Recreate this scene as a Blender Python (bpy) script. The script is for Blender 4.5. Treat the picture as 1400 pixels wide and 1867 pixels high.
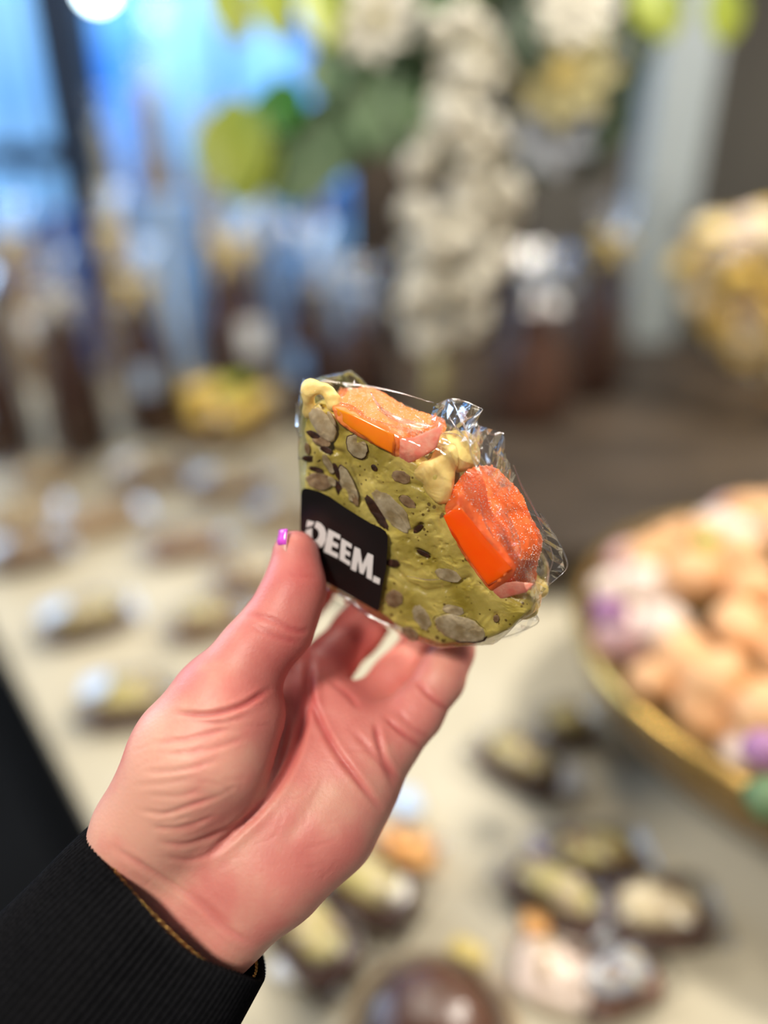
import bpy, bmesh, math, random
import numpy as np
from mathutils import Vector, Matrix, noise as mnoise

for o in list(bpy.data.objects):
    bpy.data.objects.remove(o, do_unlink=True)
scene = bpy.context.scene
COL = scene.collection

# ------------------------------------------------------------------ camera
FPX = 1400.0
CAMH = 1.35
TZ = 0.85                       # table top height
PITCH = math.radians(27.5)
cam_d = bpy.data.cameras.new('camera')
cam_d.sensor_fit = 'VERTICAL'
cam_d.sensor_height = 36.0
cam_d.lens = FPX / 1867.0 * 36.0
cam_d.clip_start = 0.01
cam_d.dof.use_dof = True
cam_d.dof.focus_distance = 0.248
cam_d.dof.aperture_fstop = 1.65
cam_d.dof.aperture_blades = 0
cam = bpy.data.objects.new('camera', cam_d)
cam.location = (0, 0, CAMH)
cam.rotation_euler = (math.pi / 2 - PITCH, 0, 0)
COL.objects.link(cam)
scene.camera = cam
CM = Matrix.Translation((0, 0, CAMH)) @ Matrix.Rotation(math.pi / 2 - PITCH, 4, 'X')
CMn = np.array(CM)

# ------------------------------------------------------------------ world, lights, exposure
world = bpy.data.worlds.new('world')
scene.world = world
world.use_nodes = True
bgn = world.node_tree.nodes['Background']
bgn.inputs[0].default_value = (0.90, 0.93, 1.0, 1)
bgn.inputs[1].default_value = 0.14


def area(name, loc, target, size, power, color):
    d = bpy.data.lights.new(name, 'AREA')
    d.shape = 'RECTANGLE'
    d.size, d.size_y = size
    d.energy = power
    d.color = color
    o = bpy.data.objects.new(name, d)
    o.location = loc
    o.rotation_euler = (Vector(target) - Vector(loc)).to_track_quat('-Z', 'Y').to_euler()
    COL.objects.link(o)
    return o


area('ceiling_spot', (-0.55, -0.55, 2.35), (0.0, 0.25, 1.2), (0.20, 0.20), 20, (1.0, 0.92, 0.80))
area('ceiling_spot_right', (0.92, 0.95, 2.5), (0.45, 0.9, 1.1), (0.20, 0.20), 27, (1.0, 0.93, 0.82))
area('ceiling_lamp', (-0.3, 1.4, 2.9), (-0.1, 1.1, 0.85), (0.4, 0.4), 15, (1.0, 0.92, 0.80))
area('window_daylight', (-2.3, 1.8, 1.9), (0, 0.5, 1.1), (1.2, 1.2), 34, (0.50, 0.70, 1.0))
area('street_daylight', (-1.5, 3.6, 3.8), (-1.5, 6.0, 1.2), (4.0, 1.5), 290, (0.75, 0.88, 1.0))

vs = scene.view_settings
vs.view_transform = 'Standard'
vs.look = 'None'
vs.gamma = 1.0
vs.use_curve_mapping = False
vs.exposure = 0.32

# ------------------------------------------------------------------ pixel -> place helpers


def cs(px, py, Z):
    """point in camera space for a photo pixel at depth Z"""
    return np.array([(px - 700.0) / FPX * Z, (933.5 - py) / FPX * Z, -Z])


def c2w(p):
    p = np.asarray(p, float)
    return p @ CMn[:3, :3].T + CMn[:3, 3]


def ray(px, py):
    return CMn[:3, :3] @ np.array([(px - 700) / FPX, (933.5 - py) / FPX, -1.0])


def onz(px, py, z=TZ):
    d = ray(px, py)
    t = (z - CAMH) / d[2]
    return Vector((d[0] * t, d[1] * t, z))


def ony(px, py, y):
    d = ray(px, py)
    t = y / d[1]
    return Vector((d[0] * t, y, CAMH + d[2] * t))


def zdepth(p):
    v = CM.inverted() @ Vector(p)
    return -v.z


# ------------------------------------------------------------------ materials
MATS = {}


def mat(name, color, rough=0.5, color2=None, nscale=40, bump=0.0, bscale=200, metal=0.0,
        sss=0.0, sssr=(1, .35, .15), sssscale=0.004, coat=0.0, trans=0.0, ior=1.45, spec=0.5, detail=4):
    m = bpy.data.materials.new(name)
    m.use_nodes = True
    nt = m.node_tree
    b = nt.nodes['Principled BSDF']
    b.inputs['Base Color'].default_value = (*color, 1)
    b.inputs['Roughness'].default_value = rough
    b.inputs['Metallic'].default_value = metal
    b.inputs['IOR'].default_value = ior
    b.inputs['Specular IOR Level'].default_value = spec
    b.inputs['Coat Weight'].default_value = coat
    b.inputs['Transmission Weight'].default_value = trans
    if sss:
        b.inputs['Subsurface Weight'].default_value = sss
        b.inputs['Subsurface Radius'].default_value = sssr
        b.inputs['Subsurface Scale'].default_value = sssscale
    tc = nt.nodes.new('ShaderNodeTexCoord')
    n = nt.nodes.new('ShaderNodeTexNoise')
    n.inputs['Scale'].default_value = nscale
    n.inputs['Detail'].default_value = detail
    nt.links.new(tc.outputs['Object'], n.inputs['Vector'])
    r = nt.nodes.new('ShaderNodeValToRGB')
    r.color_ramp.elements[0].position = 0.35
    r.color_ramp.elements[1].position = 0.65
    c2 = color2 if color2 else tuple(min(1, c * 1.12) for c in color)
    r.color_ramp.elements[0].color = (*color, 1)
    r.color_ramp.elements[1].color = (*c2, 1)
    nt.links.new(n.outputs['Fac'], r.inputs['Fac'])
    nt.links.new(r.outputs['Color'], b.inputs['Base Color'])
    if bump:
        n2 = nt.nodes.new('ShaderNodeTexNoise')
        n2.inputs['Scale'].default_value = bscale
        n2.inputs['Detail'].default_value = 5
        nt.links.new(tc.outputs['Object'], n2.inputs['Vector'])
        bp = nt.nodes.new('ShaderNodeBump')
        bp.inputs['Strength'].default_value = bump
        bp.inputs['Distance'].default_value = 0.25 / bscale
        nt.links.new(n2.outputs['Fac'], bp.inputs['Height'])
        nt.links.new(bp.outputs['Normal'], b.inputs['Normal'])
    MATS[name] = m
    return m


def film_mat(name, tint=(0.985, 0.985, 0.985), rough=0.05, gain=1.4, bump=0.5, bscale=90, ior=1.45):
    m = bpy.data.materials.new(name)
    m.use_nodes = True
    nt = m.node_tree
    for nd in list(nt.nodes):
        nt.nodes.remove(nd)
    out = nt.nodes.new('ShaderNodeOutputMaterial')
    tr = nt.nodes.new('ShaderNodeBsdfTransparent')
    tr.inputs[0].default_value = (*tint, 1)
    gl = nt.nodes.new('ShaderNodeBsdfGlossy')
    gl.inputs['Roughness'].default_value = rough
    gl.inputs['Color'].default_value = (1, 1, 1, 1)
    fr = nt.nodes.new('ShaderNodeFresnel')
    fr.inputs['IOR'].default_value = ior
    mu = nt.nodes.new('ShaderNodeMath')
    mu.operation = 'MULTIPLY'
    mu.inputs[1].default_value = gain
    mu.use_clamp = True
    mx = nt.nodes.new('ShaderNodeMixShader')
    tc = nt.nodes.new('ShaderNodeTexCoord')
    n = nt.nodes.new('ShaderNodeTexNoise')
    n.inputs['Scale'].default_value = bscale
    n.inputs['Detail'].default_value = 2
    n.inputs['Distortion'].default_value = 1.2
    bp = nt.nodes.new('ShaderNodeBump')
    bp.inputs['Strength'].default_value = bump
    bp.inputs['Distance'].default_value = 0.12 / bscale
    nt.links.new(tc.outputs['Object'], n.inputs['Vector'])
    nt.links.new(n.outputs['Fac'], bp.inputs['Height'])
    nt.links.new(bp.outputs['Normal'], gl.inputs['Normal'])
    nt.links.new(bp.outputs['Normal'], fr.inputs['Normal'])
    nt.links.new(fr.outputs[0], mu.inputs[0])
    cp = nt.nodes.new('ShaderNodeMath'); cp.operation = 'MINIMUM'; cp.inputs[1].default_value = 0.6
    nt.links.new(mu.outputs[0], cp.inputs[0])
    nt.links.new(cp.outputs[0], mx.inputs[0])
    nt.links.new(tr.outputs[0], mx.inputs[1])
    nt.links.new(gl.outputs[0], mx.inputs[2])
    nt.links.new(mx.outputs[0], out.inputs[0])
    MATS[name] = m
    return m


def emit_mat(name, color, strength):
    m = bpy.data.materials.new(name)
    m.use_nodes = True
    b = m.node_tree.nodes['Principled BSDF']
    b.inputs['Base Color'].default_value = (*color, 1)
    b.inputs['Emission Color'].default_value = (*color, 1)
    b.inputs['Emission Strength'].default_value = strength
    MATS[name] = m
    return m


# setting
mat('cloth', (0.47, 0.42, 0.305), 0.85, (0.55, 0.50, 0.38), 6, 0.3, 600)
mat('black_side', (0.010, 0.009, 0.008), 0.85, spec=0.1)
mat('floor_dark', (0.016, 0.014, 0.012), 0.85, (0.02, 0.018, 0.016), 3, spec=0.1)
mat('wall_taupe', (0.13, 0.115, 0.095), 0.8, (0.15, 0.135, 0.11), 2)
mat('wood_dark', (0.045, 0.032, 0.022), 0.5, (0.085, 0.06, 0.04), 5)
mat('post_grey', (0.34, 0.39, 0.41), 0.5, (0.38, 0.43, 0.45), 3)
mat('frame_dark', (0.02, 0.03, 0.05), 0.4)
mat('street_blue', (0.05, 0.28, 0.90), 0.8, (0.30, 0.66, 1.0), 0.9, detail=2)
mat('street_pale', (0.22, 0.50, 0.90), 0.8, (0.40, 0.68, 0.95), 1.5)
film_mat('pane', (0.92, 0.96, 1.0), 0.02, 1.0, 0.0, 10)
# confectionery
mat('choc', (0.055, 0.021, 0.012), 0.38, (0.09, 0.036, 0.02), 60, 0.3, 150)
mat('choc_light', (0.13, 0.055, 0.03), 0.35, (0.19, 0.085, 0.05), 40, 0.2, 120)
mat('olive', (0.42, 0.36, 0.11), 0.45, (0.60, 0.50, 0.20), 60, 0.3, 150)
mat('creamy', (0.52, 0.42, 0.24), 0.5, (0.64, 0.55, 0.36), 60, 0.3, 150)
mat('tan', (0.34, 0.22, 0.11), 0.5, (0.46, 0.33, 0.19), 50, 0.3, 150)
mat('nut_bg', (0.42, 0.30, 0.17), 0.5, (0.6, 0.5, 0.35), 60)
mat('orange_jelly', (0.80, 0.36, 0.09), 0.35, (0.9, 0.5, 0.16), 60)
mat('white_paper', (0.75, 0.77, 0.80), 0.5)
mat('blue_paper', (0.45, 0.60, 0.85), 0.5, (0.6, 0.72, 0.9), 30)
mat('sky_paper', (0.16, 0.36, 0.75), 0.5, (0.26, 0.48, 0.85), 15)
mat('navy', (0.02, 0.10, 0.42), 0.4)
mat('yellow_rib', (0.70, 0.52, 0.12), 0.4, (0.8, 0.65, 0.25), 40)
mat('white_rib', (0.72, 0.70, 0.62), 0.4)
mat('gold', (0.75, 0.50, 0.15), 0.25, metal=1.0)
film_mat('bgfilm', (0.97, 0.97, 0.97), 0.26, 1.0, 0.7, 40)
film_mat('glass', (0.97, 0.95, 0.90), 0.03, 1.0, 0.0, 10)
mat('amber', (0.16, 0.095, 0.035), 0.25, (0.22, 0.14, 0.05), 10, coat=0.4)
mat('peach', (0.80, 0.40, 0.16), 0.55, (0.88, 0.55, 0.30), 25, 0.2, 80)
mat('pink', (0.75, 0.42, 0.42), 0.55, (0.85, 0.62, 0.60), 25, 0.2, 80)
mat('blush', (0.80, 0.62, 0.50), 0.55, (0.85, 0.72, 0.62), 25, 0.2, 80)
mat('violet', (0.36, 0.17, 0.33), 0.5)
mat('lemon', (0.85, 0.55, 0.08), 0.4, (0.90, 0.70, 0.22), 25)
mat('ivory', (0.88, 0.72, 0.44), 0.45, (0.92, 0.82, 0.60), 25)
# plants
mat('leaf_lime', (0.28, 0.36, 0.03), 0.45, (0.40, 0.46, 0.06), 20)
mat('leaf_green', (0.03, 0.16, 0.015), 0.45, (0.05, 0.22, 0.02), 20)
mat('leaf_sage', (0.09, 0.17, 0.07), 0.55, (0.16, 0.24, 0.12), 20)
mat('leaf_deep', (0.015, 0.03, 0.012), 0.5, (0.03, 0.055, 0.02), 20)
mat('petal', (0.68, 0.64, 0.52), 0.6, (0.76, 0.72, 0.60), 40)
mat('petal_yellow', (0.40, 0.34, 0.14), 0.6, (0.46, 0.41, 0.2), 40)
mat('petal_grey', (0.30, 0.32, 0.36), 0.6, (0.38, 0.4, 0.44), 40)
mat('stem', (0.16, 0.17, 0.06), 0.6)
# hero
film_mat('cellophane', (0.985, 0.982, 0.975), 0.035, 1.25, 0.55, 120)
film_mat('crumple_film', (0.95, 0.95, 0.95), 0.10, 3.6, 0.5, 160)
film_mat('highlight_film', (0.96, 0.96, 0.96), 0.12, 5.0, 0.0, 100)  # extra glossy, for the added tubes that draw highlight streaks
mat('sticker', (0.006, 0.005, 0.005), 0.32, (0.008, 0.007, 0.007), 100)
mat('ink_white', (0.64, 0.61, 0.60), 0.5)
mat('knit', (0.0035, 0.0036, 0.0045), 0.95, (0.008, 0.008, 0.0095), 900, 0.8, 2500, spec=0.1)
mat('nail', (0.72, 0.36, 0.30), 0.25, (0.74, 0.40, 0.34), 100, coat=0.5)
mat('polish', (0.75, 0.10, 0.72), 0.25, coat=0.6)
mat('almond', (0.36, 0.27, 0.14), 0.5, (0.68, 0.58, 0.40), 190, 0.6, 500, spec=0.3)
mat('almond_pale', (0.60, 0.46, 0.27), 0.55, (0.72, 0.60, 0.40), 300, 0.4, 700, spec=0.3)
mat('nut_brown', (0.24, 0.14, 0.07), 0.5, (0.42, 0.29, 0.17), 400, 0.4, 700)
mat('skin_and_shade', (0.035, 0.014, 0.008), 0.5, (0.08, 0.03, 0.015), 500, 0.4, 700)  # nut skins; also the painted dark of holes and flank shadow
mat('crust', (0.84, 0.62, 0.20), 0.5, (0.90, 0.70, 0.27), 160, 0.4, 350, sss=0.3, sssr=(1, .7, .25), sssscale=0.002)
mat('jelly', (1.0, 0.085, 0.003), 0.16, (1.0, 0.11, 0.005), 60, sss=0.6, sssr=(1, .25, .03), sssscale=0.006)
mat('jelly_amber', (1.0, 0.26, 0.012), 0.16, (0.95, 0.20, 0.01), 90, sss=0.6, sssr=(1, .35, .04), sssscale=0.006)
mat('sugar', (0.95, 0.15, 0.025), 0.42, (0.95, 0.21, 0.06), 260, 0.6, 1500, sss=0.4, sssr=(1, .3, .1), sssscale=0.003)
mat('sugar_amber', (0.90, 0.22, 0.035), 0.42, (0.90, 0.28, 0.09), 260, 0.6, 1500, sss=0.4, sssr=(1, .35, .1), sssscale=0.003)
mat('sugar_pink', (0.85, 0.24, 0.17), 0.45, (0.86, 0.42, 0.30), 260, 0.9, 1500, sss=0.4, sssr=(1, .3, .2), sssscale=0.003)
mat('crystal', (0.95, 0.75, 0.62), 0.12, (1.0, 0.9, 0.82), 300, spec=1.0)


def block_mat():
    m = mat('pistachio', (0.44, 0.34, 0.05), 0.30, (0.76, 0.63, 0.18), 75, 0.5, 420, sss=0.25, sssr=(1, .8, .2), sssscale=0.002)
    nt = m.node_tree
    b = nt.nodes['Principled BSDF']
    link = b.inputs['Base Color'].links[0]
    src = link.from_socket
    tc = [n for n in nt.nodes if n.type == 'TEX_COORD'][0]
    v = nt.nodes.new('ShaderNodeTexVoronoi')
    v.inputs['Scale'].default_value = 420
    nt.links.new(tc.outputs['Object'], v.inputs['Vector'])
    n = nt.nodes.new('ShaderNodeTexNoise')
    n.inputs['Scale'].default_value = 130
    nt.links.new(tc.outputs['Object'], n.inputs['Vector'])
    ad = nt.nodes.new('ShaderNodeMath'); ad.operation = 'SUBTRACT'
    nt.links.new(n.outputs['Fac'], ad.inputs[0]); nt.links.new(v.outputs['Distance'], ad.inputs[1])
    rp = nt.nodes.new('ShaderNodeValToRGB')
    rp.color_ramp.elements[0].position = 0.32
    rp.color_ramp.elements[1].position = 0.42
    nt.links.new(ad.outputs[0], rp.inputs['Fac'])
    mx = nt.nodes.new('ShaderNodeMix'); mx.data_type = 'RGBA'
    nt.links.new(rp.outputs['Color'], mx.inputs['Factor'])
    nt.links.new(src, mx.inputs[6])
    mx.inputs[7].default_value = (0.20, 0.13, 0.03, 1)
    nt.links.new(mx.outputs[2], b.inputs['Base Color'])
    return m


block_mat()


def skin_mat():
    m = bpy.data.materials.new('skin')
    m.use_nodes = True
    nt = m.node_tree
    b = nt.nodes['Principled BSDF']
    b.inputs['Roughness'].default_value = 0.48
    b.inputs['Subsurface Weight'].default_value = 0.35
    b.inputs['Subsurface Radius'].default_value = (1.0, 0.32, 0.18)
    b.inputs['Subsurface Scale'].default_value = 0.0035
    b.inputs['Specular IOR Level'].default_value = 0.4
    tc = nt.nodes.new('ShaderNodeTexCoord')
    n = nt.nodes.new('ShaderNodeTexNoise')
    n.inputs['Scale'].default_value = 55
    n.inputs['Detail'].default_value = 5
    nt.links.new(tc.outputs['Object'], n.inputs['Vector'])
    at = nt.nodes.new('ShaderNodeAttribute')
    at.attribute_name = 'flush'
    mm = nt.nodes.new('ShaderNodeMath'); mm.operation = 'MULTIPLY_ADD'
    nt.links.new(n.outputs['Fac'], mm.inputs[0])
    mm.inputs[1].default_value = 0.9
    nt.links.new(at.outputs['Fac'], mm.inputs[2])
    r = nt.nodes.new('ShaderNodeValToRGB')
    e = r.color_ramp.elements
    e[0].position = 0.30; e[0].color = (0.70, 0.36, 0.27, 1)
    e[1].position = 1.05 if False else 1.0; e[1].color = (0.56, 0.125, 0.115, 1)
    k = e.new(0.58); k.color = (0.67, 0.235, 0.195, 1)
    nt.links.new(mm.outputs[0], r.inputs['Fac'])
    nt.links.new(r.outputs['Color'], b.inputs['Base Color'])
    n2 = nt.nodes.new('ShaderNodeTexNoise')
    n2.inputs['Scale'].default_value = 900
    n2.inputs['Detail'].default_value = 4
    nt.links.new(tc.outputs['Object'], n2.inputs['Vector'])
    bp = nt.nodes.new('ShaderNodeBump')
    bp.inputs['Strength'].default_value = 0.4
    bp.inputs['Distance'].default_value = 0.0003
    nt.links.new(n2.outputs['Fac'], bp.inputs['Height'])
    nt.links.new(bp.outputs['Normal'], b.inputs['Normal'])
    MATS['skin'] = m


skin_mat()

# ------------------------------------------------------------------ object helpers


def wloc(o):
    p = Vector((0, 0, 0))
    while o is not None:
        p = p + o.location
        o = o.parent
    return p


def tag(o, label, cat, group=None, kind=None):
    if label: o['label'] = label
    if cat: o['category'] = cat
    if group: o['group'] = group
    if kind: o['kind'] = kind
    return o


def mesh(name, verts, faces, m, parent=None, smooth=True, origin=None):
    """verts in WORLD space when parent is unrotated (hero), else local to parent's frame"""
    v = np.asarray(verts, float)
    if origin is None:
        c = np.array([(v[:, 0].min() + v[:, 0].max()) / 2, (v[:, 1].min() + v[:, 1].max()) / 2, v[:, 2].min()])
    else:
        c = np.asarray(origin, float)
    me = bpy.data.meshes.new(name)
    me.from_pydata((v - c).tolist(), [], faces if isinstance(faces, list) else faces.tolist())
    if smooth:
        me.polygons.foreach_set('use_smooth', [True] * len(me.polygons))
    me.materials.append(MATS[m])
    me.update()
    o = bpy.data.objects.new(name, me)
    if parent is not None:
        o.parent = parent
        o.location = Vector(c) - wloc(parent)
    else:
        o.location = c
    COL.objects.link(o)
    return o


def empty(name, loc, rz=0.0):
    o = bpy.data.objects.new(name, None)
    o.empty_display_size = 0.02
    o.location = loc
    o.rotation_euler = (0, 0, rz)
    COL.objects.link(o)
    return o


def copy_tree(o, parent=None):
    c = o.copy()
    COL.objects.link(c)
    c.parent = parent
    for ch in list(o.children):
        copy_tree(ch, c)
    return c


def box(cx, cy, cz, sx, sy, sz):
    v = [(cx + a * sx / 2, cy + b * sy / 2, cz + c * sz / 2) for a in (-1, 1) for b in (-1, 1) for c in (-1, 1)]
    f = [[0, 1, 3, 2], [4, 6, 7, 5], [0, 4, 5, 1], [2, 3, 7, 6], [0, 2, 6, 4], [1, 5, 7, 3]]
    return v, f


def lathe(prof, n=24, wob=0.0, fold=0, seed=0):
    rnd = random.Random(seed)
    ph = rnd.random() * 6
    v, f = [], []
    for i, (r, z) in enumerate(prof):
        for j in range(n):
            a = 2 * math.pi * j / n
            rr = r * (1 + wob * math.cos(fold * a + ph)) if fold else r
            v.append((rr * math.cos(a), rr * math.sin(a), z))
    for i in range(len(prof) - 1):
        for j in range(n):
            k = (j + 1) % n
            f.append([i * n + j, i * n + k, (i + 1) * n + k, (i + 1) * n + j])
    return v, f


def rounded_blob(sx, sy, sz, power=3.5, nu=20, nv=12, amp=0.06, seed=0, z0=0.0):
    """superellipsoid with noise, resting on z0"""
    v, f = [], []
    for i in range(nv + 1):
        th = -math.pi / 2 + math.pi * i / nv
        for j in range(nu):
            ph = 2 * math.pi * j / nu
            d = Vector((math.cos(th) * math.cos(ph), math.cos(th) * math.sin(ph), math.sin(th)))
            s = (abs(d.x) ** power + abs(d.y) ** power + abs(d.z) ** power) ** (-1 / power)
            p = d * s
            k = 1 + amp * mnoise.noise(p * 2.2 + Vector((seed * 7.1, seed * 3.3, 0)))
            v.append((p.x * sx / 2 * k, p.y * sy / 2 * k, z0 + sz / 2 + p.z * sz / 2))
    for i in range(nv):
        for j in range(nu):
            k = (j + 1) % nu
            f.append([i * nu + j, i * nu + k, (i + 1) * nu + k, (i + 1) * nu + j])
    return v, f


def tube(pts, r, n=8):
    pts = [Vector(p) for p in pts]
    v, f = [], []
    for i, p in enumerate(pts):
        t = (pts[min(i + 1, len(pts) - 1)] - pts[max(i - 1, 0)]).normalized()
        a = t.orthogonal().normalized()
        b = t.cross(a)
        rr = r[i] if isinstance(r, (list, tuple)) else r
        for j in range(n):
            w = 2 * math.pi * j / n
            v.append(tuple(p + (a * math.cos(w) + b * math.sin(w)) * rr))
    for i in range(len(pts) - 1):
        for j in range(n):
            k = (j + 1) % n
            f.append([i * n + j, i * n + k, (i + 1) * n + k, (i + 1) * n + j])
    f.append(list(range(n))[::-1])
    f.append([(len(pts) - 1) * n + j for j in range(n)])
    return v, f


# ------------------------------------------------------------------ implicit surfaces
def surface_nets(D, org, h):
    s = D < 0
    nx, ny, nz = D.shape
    cnt = np.zeros((nx - 1, ny - 1, nz - 1), np.int8)
    corners = [(a, b, c) for a in (0, 1) for b in (0, 1) for c in (0, 1)]
    for a, b, c in corners:
        cnt += s[a:nx - 1 + a, b:ny - 1 + b, c:nz - 1 + c]
    idx = np.argwhere((cnt > 0) & (cnt < 8))
    ids = -np.ones(cnt.shape, np.int64)
    ids[idx[:, 0], idx[:, 1], idx[:, 2]] = np.arange(len(idx))
    acc = np.zeros((len(idx), 3)); num = np.zeros(len(idx))
    for a in corners:
        for ax in range(3):
            if a[ax]: continue
            b = list(a); b[ax] = 1
            da = D[idx[:, 0] + a[0], idx[:, 1] + a[1], idx[:, 2] + a[2]].astype(float)
            db = D[idx[:, 0] + b[0], idx[:, 1] + b[1], idx[:, 2] + b[2]].astype(float)
            cr = (da < 0) != (db < 0)
            t = np.where(cr, da / np.where(cr, da - db, 1), 0)
            p = np.tile(np.array(a, float), (len(idx), 1))
            p[:, ax] += t
            acc += p * cr[:, None]
            num += cr
    V = (acc / num[:, None] + idx) * h + org
    F = []
    for ax in range(3):
        sl0 = [slice(None)] * 3; sl1 = [slice(None)] * 3
        sl0[ax] = slice(0, -1); sl1[ax] = slice(1, None)
        ch = s[tuple(sl0)] != s[tuple(sl1)]
        e = np.argwhere(ch)
        o1, o2 = (ax + 1) % 3, (ax + 2) % 3
        ok = (e[:, o1] > 0) & (e[:, o2] > 0) & (e[:, o1] < D.shape[o1] - 1) & (e[:, o2] < D.shape[o2] - 1)
        e = e[ok]
        q = []
        for d1, d2 in ((-1, -1), (0, -1), (0, 0), (-1, 0)):
            c = e.copy()
            c[:, o1] += d1; c[:, o2] += d2
            q.append(ids[c[:, 0], c[:, 1], c[:, 2]])
        q = np.stack(q, 1)
        ins = s[e[:, 0], e[:, 1], e[:, 2]]
        q[~ins] = q[~ins][:, ::-1]
        F.append(q)
    F = np.concatenate(F)
    return V, F


def lap(V, F, it=2, lam=0.5):
    for _ in range(it):
        acc = np.zeros_like(V); n = np.zeros(len(V))
        for k in range(4):
            a, b = F[:, k], F[:, (k + 1) % 4]
            np.add.at(acc, a, V[b]); np.add.at(n, a, 1)
            np.add.at(acc, b, V[a]); np.add.at(n, b, 1)
        V = V + lam * (acc / np.maximum(n, 1)[:, None] - V)
    return V


def vnormals(V, F):
    a = V[F[:, 2]] - V[F[:, 0]]; b = V[F[:, 3]] - V[F[:, 1]]
    fn = np.cross(a, b)
    N = np.zeros_like(V)
    for k in range(4):
        np.add.at(N, F[:, k], fn)
    return N / np.maximum(np.linalg.norm(N, axis=1), 1e-12)[:, None]


def smin(a, b, k):
    h = np.clip(0.5 + 0.5 * (b - a) / k, 0, 1)
    return b + (a - b) * h - k * h * (1 - h)


def seg2d(P, A, B):
    d = B - A
    t = np.clip(((P - A) @ d) / max(d @ d, 1e-9), 0, 1)
    return np.linalg.norm(P - A - t[:, None] * d, axis=1), t


def vnoise(P, scale, seed=0):
    """cheap smooth value noise by summed sines, vectorised"""
    r = np.random.RandomState(seed)
    out = np.zeros(len(P))
    for k in range(7):
        d = r.normal(size=3); d /= np.linalg.norm(d)
        out += np.sin(P @ d * scale * (0.7 + 0.6 * r.rand()) * 6.283 + r.rand() * 6.283)
    return out / 7 ** 0.5


# ================================================================== THE SETTING
tag(mesh('floor', *box(0.3, 3, -0.02, 9, 12, 0.04), 'floor_dark', smooth=False), None, None, kind='structure')
WY = 2.7
wl = ony(0, 300, WY).x - 0.7
wr = ony(690, 300, WY).x
wbot, wtop = 0.75, 2.35
bk = []


def struct(name, v, f, m, parent=None):
    o = mesh(name, v, f, m, parent, smooth=False)
    if parent is None:
        o['kind'] = 'structure'
    return o


def join(*parts):
    V, F = [], []
    for v, f in parts:
        n = len(V)
        V += [tuple(p) for p in v]
        F += [[i + n for i in q] for q in f]
    return V, F


def bx(x0, x1, y0, y1, z0, z1):
    return box((x0 + x1) / 2, (y0 + y1) / 2, (z0 + z1) / 2, x1 - x0, y1 - y0, z1 - z0)


struct('wall_back', *join(bx(wr, 3.2, WY, WY + .12, 0, 3.0), bx(-3.2, wl, WY, WY + .12, 0, 3.0),
                          bx(wl, wr, WY, WY + .12, 0, wbot), bx(wl, wr, WY, WY + .12, wtop, 3.0)), 'wall_taupe')
win = empty('window_1', (wl, WY, wbot))
win['kind'] = 'structure'
FW = 0.07
mesh('window_frame', *join(bx(wl, wr, WY - .02, WY + .1, wbot, wbot + FW), bx(wl, wr, WY - .02, WY + .1, wtop - FW, wtop),
                           bx(wl, wl + FW, WY - .02, WY + .1, wbot + FW, wtop - FW), bx(wr - FW, wr, WY - .02, WY + .1, wbot + FW, wtop - FW)), 'frame_dark', win, smooth=False)
xm = ony(125, 150, WY).x
zm = ony(100, 285, WY).z
mesh('mullion', *bx(xm - .075, xm + .075, WY - .02, WY + .09, wbot + FW, wtop - FW), 'frame_dark', win, smooth=False)
mesh('transom', *bx(wl + FW, xm - .075, WY - .01, WY + .08, zm - .035, zm + .035), 'frame_dark', win, smooth=False)
mesh('pane', *bx(wl + FW, xm - .075, WY + .03, WY + .035, wbot + FW, zm - .035), 'pane', win, smooth=False)
mesh('pane', *bx(wl + FW, xm - .075, WY + .03, WY + .035, zm + .035, wtop - FW), 'pane', win, smooth=False)
mesh('pane', *bx(xm + .075, wr - FW, WY + .03, WY + .035, wbot + FW, wtop - FW), 'pane', win, smooth=False)
# street front seen through the window
fac = empty('building', (-1.5, 6.2, 0))
tag(fac, 'pale blue building front seen through the window', 'building')
mesh('facade', *bx(-7, 3, 6.2, 6.6, 0, 4.5), 'street_blue', fac, smooth=False)
for k, xx in enumerate((-4.6, -3.1, -1.6, -0.1, 1.4)):
    w = mesh('shop_window', *bx(xx, xx + 1.0, 6.15, 6.22, 0.5, 2.1), 'street_pale', fac, smooth=False)
    mesh('window_bar', *bx(xx + .47, xx + .53, 6.12, 6.15, 0.5, 2.1), 'frame_dark', w, smooth=False)
mesh('cornice', *bx(-7, 3, 6.05, 6.2, 2.3, 2.5), 'street_pale', fac, smooth=False)

# column
pb = ony(1160, 640, 1.82)
post = empty('support_post', (pb.x, 1.82, 0))
tag(post, 'pale grey square post standing behind the bowl of yellow sweets', 'post')
pw = 0.115
mesh('shaft', *bx(pb.x - pw / 2, pb.x + pw / 2, 1.82 - pw / 2, 1.82 + pw / 2, 0.06, 3.0), 'post_grey', post, smooth=False)
mesh('plinth', *bx(pb.x - pw / 2 - .02, pb.x + pw / 2 + .02, 1.82 - pw / 2 - .02, 1.82 + pw / 2 + .02, 0, 0.06), 'post_grey', post, smooth=False)

# table
A = onz(0, 1170); B = onz(170, 1500)
ed = (B - A); ed.z = 0; ed.normalize()
P0 = A + ed * 0.75          # near end
P1 = A + ed * ((1.70 - A.y) / ed.y)          # far end
yfar = P1.y
table = empty('display_table', (0.5, 0.8, 0))
tag(table, 'long cream topped display table with dark sides', 'table')
tv = [(P0.x, P0.y, 0), (2.2, P0.y, 0), (2.2, yfar, 0), (P1.x, P1.y, 0)]


def slab(poly, z0, z1):
    n = len(poly)
    v = [(p[0], p[1], z0) for p in poly] + [(p[0], p[1], z1) for p in poly]
    f = [list(range(n))[::-1], [n + i for i in range(n)]]
    for i in range(n):
        k = (i + 1) % n
        f.append([i, k, n + k, n + i])
    return v, f


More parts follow.
